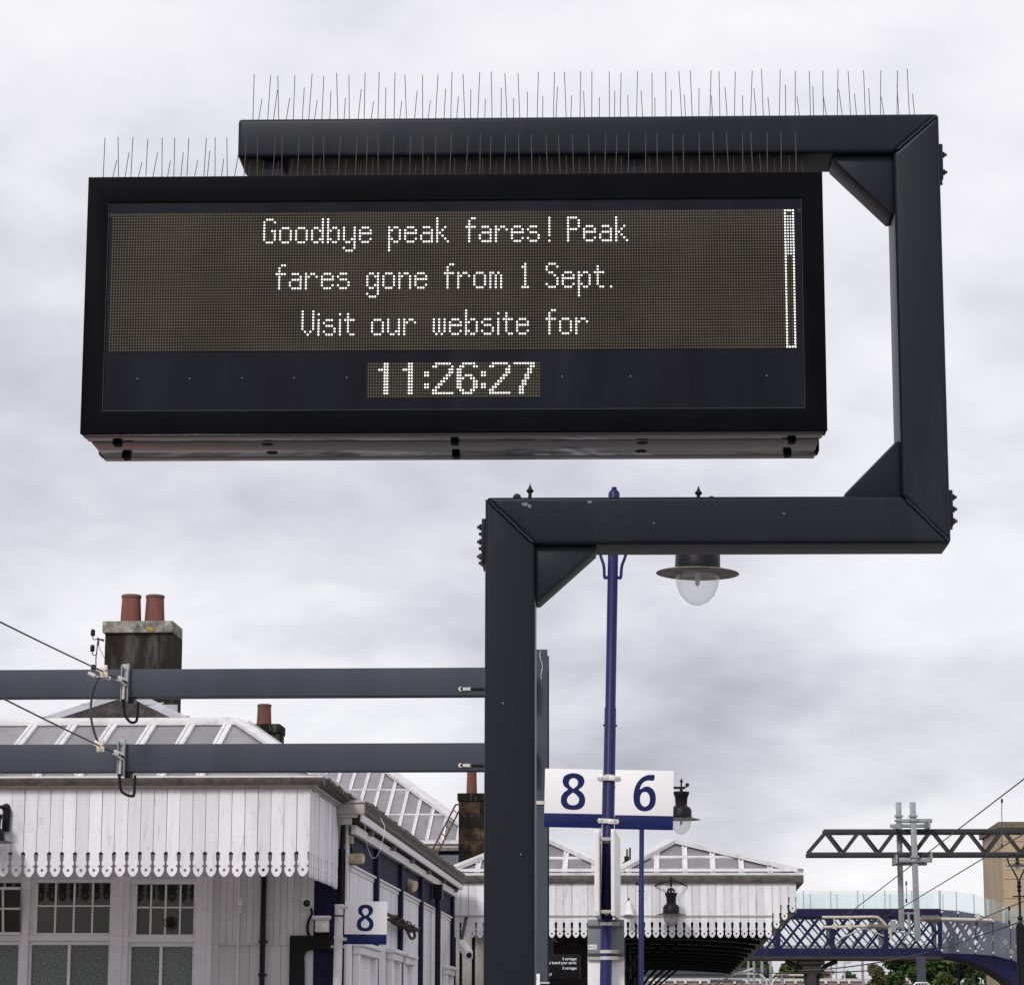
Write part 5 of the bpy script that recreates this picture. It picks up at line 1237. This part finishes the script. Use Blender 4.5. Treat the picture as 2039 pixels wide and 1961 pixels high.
# concrete tower
YT = 112.0
a, b, c, d = rect(1960, 1661, 1999, 1961, YT); x2 = at(2100, 1800, YT).x
tw = thing('lift_tower', 'tan concrete tower with a dark sloped cap at the right edge', 'tower', ((a+x2)/2, YT+2, -1))
zt_ = at(2005, 1648, YT).z; zc_ = at(2000, 1636, YT).z
part('shaft', box(b, x2, YT, YT+7, -1, zt_), 'concrete', tw, bevel=.05)
xk = at(1985, 1640, YT).x; xj = at(1969, 1650, YT).x
part('cap', prism([(b-.12, YT-.12, zt_+.0005), (x2, YT-.12, zt_+.0005), (x2, YT-.12, zc_), (b-.12, YT-.12, zc_)], (0, 7.25, 0)), 'concrete_cap', tw)
for i in range(5):
    z = zt_-.55-i*.75; part('board_mark', box(b+.05, x2, YT-.008, YT-.0005, z, z+.02), 'concrete_cap', tw)
q_ = rect(1966, 1790, 1983, 1806, YT-.4); gp = thing('glass_screen', 'pale blue glass screen standing in front of the tan tower', 'glass screen', (q_[0], YT-.4, at(1980, 1870, YT).z))
part('pane', box(q_[0], q_[1], YT-.4, YT-.385, at(1980, 1822, YT).z, q_[3]), 'bridge_glass', gp)
part('pane', box(at(1998, 1820, YT).x, at(2060, 1820, YT).x, YT-.4, YT-.385, at(2030, 1840, YT).z, at(2030, 1805, YT).z), 'bridge_glass', gp)
part('frame', join(box(q_[0], q_[0]+.04, YT-.41, YT-.02, at(1980, 1822, YT).z, q_[3]), box(at(1998, 1820, YT).x-.04, at(1998, 1820, YT).x, YT-.41, YT-.02, at(2030, 1840, YT).z, at(2030, 1805, YT).z)), 'galv_light', gp)

# ================================================================== truss gantry with drop tubes
YTr = 80.0
tg = thing('truss_gantry', 'dark grey lattice truss boom spanning the tracks on the right', 'gantry', (at(2200, 1700, YTr).x, YTr, -1))
XE = at(2260, 1680, YTr).x
zt1, zt0_ = at(1800, 1650, YTr).z, at(1800, 1658.5, YTr).z
zl1, zl0 = at(1800, 1696, YTr).z, at(1800, 1704.5, YTr).z
xt, xb0 = at(1640, 1654, YTr).x, at(1606.5, 1700, YTr).x
hc = zt1-zt0_
for dy_ in (0, .62):
    part('chord', box(xt, XE, YTr+dy_, YTr+dy_+hc, zt0_, zt1), 'truss_steel', tg, bevel=.01)
    part('chord', box(xb0, XE, YTr+dy_, YTr+dy_+hc, zl0, zl1), 'truss_steel', tg, bevel=.01)
    part('end_brace', bar((xb0+.05, YTr+dy_+hc/2, zl1), (xt+.05, YTr+dy_+hc/2, zt0_+.02), hc*.9, hc*.9), 'truss_steel', tg)
    per = 70/5475*YTr
    for i in range(12):
        Xb = at(1680, 1696, YTr).x+i*per; X1 = at(1644, 1658, YTr).x+i*per
        part('brace', bar((X1+dy_*.24, YTr+dy_+hc/2, zt0_), (Xb-.1+dy_*.24, YTr+dy_+hc/2, zl1), .075, .075), 'truss_steel', tg)
        part('brace', bar((Xb, YTr+dy_+hc/2, zl1), (X1+per-.1, YTr+dy_+hc/2, zt0_), .10, .10), 'truss_steel', tg)
for i in range(12):
    X1 = at(1644, 1658, YTr).x+i*per
    part('cross_brace', bar((X1, YTr+hc, zt1-hc/2), (X1+per*.5, YTr+.62, zt1-hc/2), .05, .05), 'truss_steel', tg)
    part('cross_brace', bar((X1, YTr+hc, zl1-hc/2), (X1+per*.5, YTr+.62, zl1-hc/2), .05, .05), 'truss_steel', tg)
part('leg', box(XE, XE+.3, YTr, YTr+.7, -1, zt1), 'truss_steel', tg)
def drop(label, xa, ya, xb, yb, wpx_, Y, bars_):
    p, q = at(xa, ya, Y), at(xb, yb, Y); wd = wpx_/5475*Y
    t = thing('drop_tube', label, 'drop tube', q, 'galvanised drop tubes on the truss')
    part('tube', bar(q, p, wd, wd, (0, 1, 0)), 'galv', t, bevel=.01)
    for (x0_, y0_, x1_, y1_) in bars_:
        part('clamp_bar', pbox(x0_, y0_, x1_, y1_, Y-.02, wd+.06), 'galv', t, bevel=.01)
    for yy in (1629, 1710):
        z = at((xa+xb)/2, yy, Y).z; tt = (z-q.z)/(p.z-q.z); X = q.x+(p.x-q.x)*tt
        part('collar', join(box(X-wd*.75, X+wd*.75, Y-wd*.8, Y+wd*.8, z-.09, z-.04), box(X-wd*.75, X+wd*.75, Y-wd*.8, Y+wd*.8, z+.04, z+.09)), 'galv', t)
    return p, q
dA = drop('galvanised drop tube left of the pair, behind the truss boom', 1789, 1597, 1795.5, 1853, 10.5, YTr+.95, [(1773, 1640, 1841, 1646.5), (1777, 1715, 1846, 1722)])
dB = drop('galvanised drop tube right of the pair, in front of the truss boom', 1817, 1597, 1827.5, 1873, 11, YTr-.35, [(1796, 1629.5, 1856, 1637), (1790, 1707, 1856, 1716)])
hk = thing('clamp_bracket', 'steel clamp brackets fixing the two drop tubes round the truss', 'bracket', at(1820, 1720, YTr))
for x0_, y0_, x1_, y1_ in ((1846, 1632, 1850, 1650), (1850, 1700, 1854, 1712), (1781, 1703, 1785, 1720), (1783, 1640, 1787, 1651)):
    a, b, c, d = rect(x0_, y0_, x1_, y1_, YTr)
    part('u_bolt', box(a, b, YTr-.45, YTr+.95, c, d), 'galv', hk)
# registration arms
def ins(t, p, q, r, n=9):
    p, q = Vector(p), Vector(q); L = (q-p).length; prof = []
    for i in range(n):
        z = L*i/n; prof += [(r*.55, z), (r, z+L/n*.35), (r*.95, z+L/n*.5), (r*.55, z+L/n*.75)]
    part('insulator', lathe(p, [(r*.5, -.05)]+prof+[(r*.5, L+.05)], 14, (q-p).normalized()), 'insulator', t)
ra_ = thing('registration_arm', 'pale bent registration arm with ribbed insulator left of the drop tubes', 'registration arm', at(1700, 1845, YTr), 'registration arms')
Yr = YTr-.2
part('upper_tube', tube(curve([at(1637, 1825.5, Yr), at(1690, 1825.5, Yr), at(1740, 1825, Yr), at(1752, 1829, Yr), at(1768, 1846, Yr), at(1773, 1855, Yr), at(1774, 1870, Yr)], 5), .04, 8), 'copper_light', ra_)
part('lower_tube', tube([at(1638, 1845.5, Yr), at(1728, 1843.5, Yr)], .045, 8), 'copper_light', ra_)
for px in (1661, 1692.5): part('link', join(pbox(px-1.3, 1826, px+1.3, 1846, Yr-.02, .04), pbox(px-4, 1840, px+4, 1848, Yr-.06, .05)), 'copper_light', ra_)
ins(ra_, at(1729, 1843.5, Yr), at(1767, 1845, Yr), .10)
part('mount', join(tube([at(1766, 1845, Yr), at(1793, 1848, YTr+.9)], .05, 8), tube([at(1774, 1853, Yr), at(1826, 1860, YTr-.35)], .02, 6), pbox(1772, 1832, 1784, 1853, Yr, .1)), 'galv', ra_)
part('stay', join(tube([at(1676, 1866, Yr), at(1722, 1847, Yr), at(1760, 1863, Yr)], .02, 6), tube([at(1676, 1866, Yr), at(1663, 1880, Yr)], .015, 6)), 'galv_light', ra_)
part('dropper_bracket', join(tube([at(1809, 1815, YTr-.3), at(1811, 1858, YTr-.3)], .04, 6), tube([at(1800, 1818, YTr+.9), at(1826, 1818, YTr-.3)], .03, 6), tube([at(1798, 1876, YTr-.3), at(1812, 1850, YTr-.3), at(1826, 1856, YTr-.35)], .025, 6)), 'galv', ra_)
rb_ = thing('registration_arm', 'straight pale registration arm with ribbed insulator right of the drop tubes', 'registration arm', at(1900, 1832, YTr), 'registration arms')
ins(rb_, at(1834, 1829, YTr-.35), at(1871, 1829, YTr-.35), .115)
part('tube', tube([at(1871, 1829, YTr-.35), at(1976, 1831.5, YTr-.35)], .05, 8), 'copper_light', rb_)
part('mount', tube([at(1822, 1829, YTr-.35), at(1834, 1829, YTr-.35)], .05, 8), 'galv', rb_)
part('clip', join(pbox(1945, 1818, 1951, 1833, YTr-.42, .1), pbox(1943, 1825, 1956, 1831, YTr-.46, .08)), 'copper_light', rb_)
# wires on the right
def wire(label, pts, r=.012): return single('overhead_wire', tube(pts, r, 6), 'wire_dark', label, 'wire', 'overhead wires on the right')
def seg(a_, b_, n=10): return [Vector(a_).lerp(Vector(b_), i/n) for i in range(n+1)]
W1 = (at(2200, 1427, 42), at(1690, 1818, 79.5)); W2 = (at(2200, 1562, 42), at(1790, 1810, 79.5))
wire('topmost dark wire descending from the right edge across the truss', seg(*W1))
wire('second dark wire descending from the right edge below the truss', seg(*W2)+[at(1676, 1870, 83), at(1640, 1900, 88)])
wire('short dark wire meeting the pale straight arm at the right', seg(at(2200, 1727, 50), at(1950, 1830, 79.3)), .013)
wire('lowest dark wire crossing the arched bridge end at the right', seg(at(2200, 1778, 50), at(1862, 1892, 79.8)), .016)
wire('faint dark wire under the footbridge', hang(at(1590, 1932, 95), at(1850, 1895, 79.8), .1), .02)
wire('thin level wire passing under the footbridge', hang(at(1500, 1936, 98), at(1760, 1930, 96), .05), .02)
for (x0_, y0_, x1_, y1_, lab) in ((1994.5, 1591, 1995.5, 1688, 'thin dropper wire hanging near the right edge above the tower'), (1804, 1755, 1806, 1797, 'thin dropper wire hanging beside the right drop tube'), (1945, 1836, 1945, 1872, 'thin dropper wire hanging below the straight pale arm'), (2009, 1805, 2009, 1840, 'short dropper wire right of the tower edge')):
    Yd_ = 62 if x0_ > 1990 else 75
    t = thing('dropper_wire', lab, 'wire', at(x1_, y1_, Yd_), 'dropper wires')
    part('strand', tube([at(x0_, y0_, Yd_), at(x1_, y1_, Yd_)], .009, 5), 'wire_dark', t)
    for yy in (y0_+3, y1_-4): part('loop', tube([at(x0_, yy-4, Yd_), at(x0_+.8, yy, Yd_), at(x0_, yy+4, Yd_)], .025, 6), 'iron_black', t)
# ornate dark lamp post at the right edge
Yo = 62.0
op = thing('ornate_lamp_post', 'ornate black lamp post with curled arms at the right edge before the tower', 'lamp post', (at(2031, 1961, Yo).x, Yo, 0))
Xo = at(2030.5, 1800, Yo).x; U = Yo/5475
def oz(y): return at(2030, y, Yo).z
part('shaft', lathe((Xo, Yo, 0), [(9*U, 0), (9*U, oz(1842)), (5*U, oz(1838)), (3.6*U, oz(1832)), (5.5*U, oz(1829)), (5.5*U, oz(1826)), (2.6*U, oz(1822)), (2.2*U, oz(1776)), (4.6*U, oz(1772)), (2.6*U, oz(1769)), (5*U, oz(1764)), (3*U, oz(1760)), (4*U, oz(1756)), (0, oz(1754))], 16), 'iron_black', op)
part('ladder_bar', bar((Xo-13*U, Yo, oz(1784)), (Xo+13*U, Yo, oz(1784)), .03, .03), 'iron_black', op)
for s in (-1, 1):
    part('curled_arm', tube(curve([(Xo+s*2*U, Yo, oz(1757)), (Xo+s*3*U, Yo, oz(1748)), (Xo+s*14*U, Yo, oz(1726)), (Xo+s*20*U, Yo, oz(1714)), (Xo+s*19*U, Yo, oz(1704)), (Xo+s*12*U, Yo, oz(1700)), (Xo+s*2*U, Yo, oz(1703))]), .017, 6), 'iron_black', op)
pz = at(2028, 1726, Yo)
part('lantern_hood', lathe((Xo-2*U, Yo, oz(1726)), [(1.5*U, 24*U), (3.5*U, 18*U), (3*U, 12*U), (5*U, 8*U), (24*U, 2*U)], 18), 'iron_black', op)
part('lantern_pane', lathe((Xo-2*U, Yo, oz(1726)), [(24*U, 2*U-.002), (24*U, -5*U), (5*U, -5.5*U)], 18), 'bridge_glass', op)
part('globe', lathe((Xo-2*U, Yo, oz(1726)), [(4*U, 6*U), (4.5*U, 0), (0, -5*U)], 12), 'globe_dull', op)

# ================================================================== BACKGROUND beyond the bridge
def mast(label, px, ytop, wp, Y, m_='galv'):
    p = at(px, ytop, Y); hw = wp/2/5475*Y
    t = thing('catenary_mast', label, 'mast', (p.x, Y, -1), 'masts beyond the bridge')
    part('column', join(box(p.x-hw, p.x+hw, Y, Y+.02, -1, p.z), box(p.x-.02, p.x+.02, Y+.02, Y+.22, -1, p.z), box(p.x-hw, p.x+hw, Y+.22, Y+.24, -1, p.z)), m_, t)
    part('base', box(p.x-hw*1.6, p.x+hw*1.6, Y-.1, Y+.34, -1, -.9), m_, t)
mast('thick dark grey mast below the bridge under the drop tubes', 1834, 1903, 17, 104, 'gantry_steel')
mast('slim pale mast below the bridge left of the trees', 1717.5, 1903, 4.5, 135)
mast('pale mast pair member nearest the canopy edge', 1490, 1906, 4, 135)
mast('second pale mast from the canopy edge below the bridge', 1501, 1906, 4.5, 130)
mast('third pale mast from the canopy edge below the bridge', 1517, 1906, 5, 128)
mast('fourth pale mast from the canopy edge below the bridge', 1534, 1906, 5, 126)
mast('thin far mast in the sky gap under the bridge', 1655, 1906, 3, 170)
mast('thinner far mast in the sky gap under the bridge', 1665, 1906, 2, 175)
mast('blue-grey post in front of the dark trees', 1909, 1915, 3.5, 112, 'pole_blue')
sl = thing('street_light', 'pale street light in the sky gap under the bridge', 'street light', at(1681, 1990, 150))
p = at(1681, 1917, 150)
part('pole', tube([(p.x, 150, -1), p], .05, 8), 'galv_light', sl); part('head', bar(p+Vector((0, 0, .03)), at(1695, 1915, 150), .25, .1), 'galv_light', sl)
sw = thing('stone_wall', 'low reddish stone wall with pale coping below the bridge', 'wall', (at(1600, 1955, 140).x, 140, -1))
za_ = at(1600, 1953, 140).z; xa_, xb_ = at(1290, 1955, 140).x, at(1900, 1955, 140).x
part('wall', box(xa_, xb_, 140, 140.5, -1, za_), 'wall_stone', sw)
for i in range(20):
    a_ = xa_+(xb_-xa_)*i/20; part('coping_stone', box(a_+.01, a_+(xb_-xa_)/20-.01, 139.92, 140.58, za_+.0005, za_+.14), 'galv_light', sw)
for i in range(26):
    X = xa_+(xb_-xa_)*(i+random.random()*.5)/26; part('wall_light', box(X, X+.12, 139.85, 139.95, za_-.12, za_-.0), 'roof_white', sw)
hs_ = thing('brick_house', 'small far brick building with a flat brown roof under the bridge', 'house', at(1642, 1990, 210))
a, b, c, d = rect(1631, 1938, 1654, 1990, 210); part('wall', box(a, b, 210, 216, -1, d), 'red_brick', hs_); part('roof', box(a-.3, b+.3, 209.7, 216.3, d+.001, d+.25), 'wall_stone', hs_)
ft = thing('far_train_shed', 'long low grey roofed building far behind the canopy', 'building', at(1430, 1990, 150))
a, b, c, d = rect(1280, 1926, 1520, 1990, 150); part('wall', box(a, b, 150, 155, -1, d-.35), 'panel_grey', ft); part('roof', box(a-.2, b+.2, 149.8, 155.2, d-.349, d), 'gantry_steel', ft)
# cantilever bits low right
cb_ = thing('cantilever_arm', 'pale tubular cantilever arms low beside the far canopy edge', 'cantilever', at(1480, 1985, 100))
for pts in (((1445, 1939), (1510, 1938)), ((1414, 1951), (1478, 1951)), ((1416, 1966), (1455, 1942), (1500, 1928)), ((1512, 1939), (1524, 1948), (1528, 1965)), ((1534, 1966), (1540, 1953), (1547, 1945))):
    part('tube', tube([at(x, y, 100) for x, y in pts], .04, 6), 'galv_light', cb_)
ins(cb_, at(1550, 1941, 100), at(1568, 1941, 100), .09, 5); part('tube', tube([at(1568, 1941, 100), at(1600, 1941, 100)], .04, 6), 'copper_light', cb_)
part('post', tube([at(1557, 1935, 100), (at(1557, 1935, 100).x, 100, -1)], .06, 8), 'galv', cb_)
part('post', tube([at(1478, 1951, 100), (at(1478, 1951, 100).x, 100, -1)], .06, 8), 'galv', cb_)
fn = thing('platform_fence', 'small grey arched railing at the foot of the thick dark mast', 'railing', at(1834, 1990, 100))
part('rail', tube([at(x, y, 100) for x, y in ((1812, 1990), (1816, 1964), (1824, 1956), (1846, 1956), (1854, 1964), (1858, 1990))], .03, 6), 'galv_light', fn)
for px in (1822, 1828, 1834, 1840, 1846): part('baluster', tube([at(px, 1956, 100), (at(px, 1956, 100).x, 100, 0)], .015, 5), 'galv_light', fn)
# trees
def tree(label, px, ytop, wpx_, Y, m_, nleaf, seed):
    rnd = random.Random(seed)
    top = at(px, ytop, Y); W = wpx_/2/5475*Y; Hh = top.z+1
    t = thing('tree', label, 'tree', (top.x, Y, -1), 'trees beyond the bridge')
    base = Vector((top.x, Y, -1))
    tr = [tube([base, base+Vector((.1, 0, Hh*.35)), base+Vector((.0, .1, Hh*.75))], [W*.07+.08, W*.05+.06, .04], 8)]
    blobs = []
    for i in range(34):
        a = rnd.random()*6.28; z = rnd.uniform(.22, .93); env = math.sin(math.pi*min(1, .12+z*.86))**.55
        rr = W*env*math.sqrt(rnd.random())*.78
        c = base+Vector((math.cos(a)*rr, math.sin(a)*rr, Hh*z)); blobs.append((c, W*rnd.uniform(.18, .30)))
        tr.append(tube([base+Vector((0, 0, Hh*min(.7, z*.6))), base.lerp(c, .6)+Vector((0, 0, Hh*.1)), c], [.07, .05, .02], 5))
    part('trunk', join(*tr), 'bark', t)
    V, Fc = [], []
    for i in range(int(nleaf*1.8)):
        c, r = blobs[rnd.randrange(len(blobs))]
        d = Vector((rnd.gauss(0, 1), rnd.gauss(0, 1), rnd.gauss(0, 1))).normalized()
        p = c+d*r*(rnd.random()**.35)*rnd.uniform(.85, 1.1)
        u = Vector((rnd.gauss(0, 1), rnd.gauss(0, 1), rnd.gauss(0, .6))).normalized(); v = u.cross(Vector((rnd.gauss(0, 1), rnd.gauss(0, 1), rnd.gauss(0, 1)))).normalized()
        s = rnd.uniform(.08, .19); o = len(V)
        V += [p-u*s, p+v*s*.5, p+u*s, p-v*s*.5]; Fc.append((o, o+1, o+2, o+3))
    cr = part('crown', (V, Fc), m_, t, smooth=False)
TREES = [('dark green tree right of the thick mast', 1880, 1868, 170, 125, 'leaf_dark', 13000), ('dense dark tree behind the thick mast', 1800, 1876, 150, 128, 'leaf_dark', 11000),
 ('bright green bush low between mast and tower', 1880, 1926, 90, 118, 'leaf_mid', 6000), ('brownish loose tree left of the dark trees', 1752, 1898, 90, 132, 'leaf_rust', 5000), ('dark round tree at the tower foot', 1945, 1885, 110, 130, 'leaf_dark', 9000),
 ('round green tree behind the bridge pier', 1590, 1880, 130, 160, 'leaf_mid', 10000), ('small dark tree in the sky gap under the bridge', 1690, 1924, 66, 165, 'leaf_dark', 4000),
 ('dark tree behind the four pale masts', 1500, 1875, 150, 165, 'leaf_dark', 11000), ('green tree seen under the far canopy', 1425, 1880, 150, 170, 'leaf_mid', 10000), ('green tree seen left under the far canopy beside the lamp post', 1330, 1895, 110, 172, 'leaf_mid', 6000)]
for i, (l, px, yt, wq, Y, m_, n_) in enumerate(TREES): tree(l, px, yt, wq, Y, m_, n_, i+3)
hl_ = [(-300, 430), (-120, 410)]
V = []; n = 60
for i in range(n+1):
    X = -260+520*i/n; V.append(Vector((X, 520, -1)))
for i in range(n+1):
    X = -260+520*i/n; V.append(Vector((X, 560, 9+5*math.sin(i*.35)+3*math.sin(i*.9+1))))
structure('hills', (V, [(i, i+1, n+2+i, n+1+i) for i in range(n)]), 'leaf_dark')
print('frame heights', lz1-lz0, uz1-uz0, cr-cl, ar-al, 'disp', dr-dl, dz1-dz0, dz0, 'VL', VL, fz1-fz0, 'BW', BW, BW2, 'H', H, 'objs', len(bpy.data.objects))
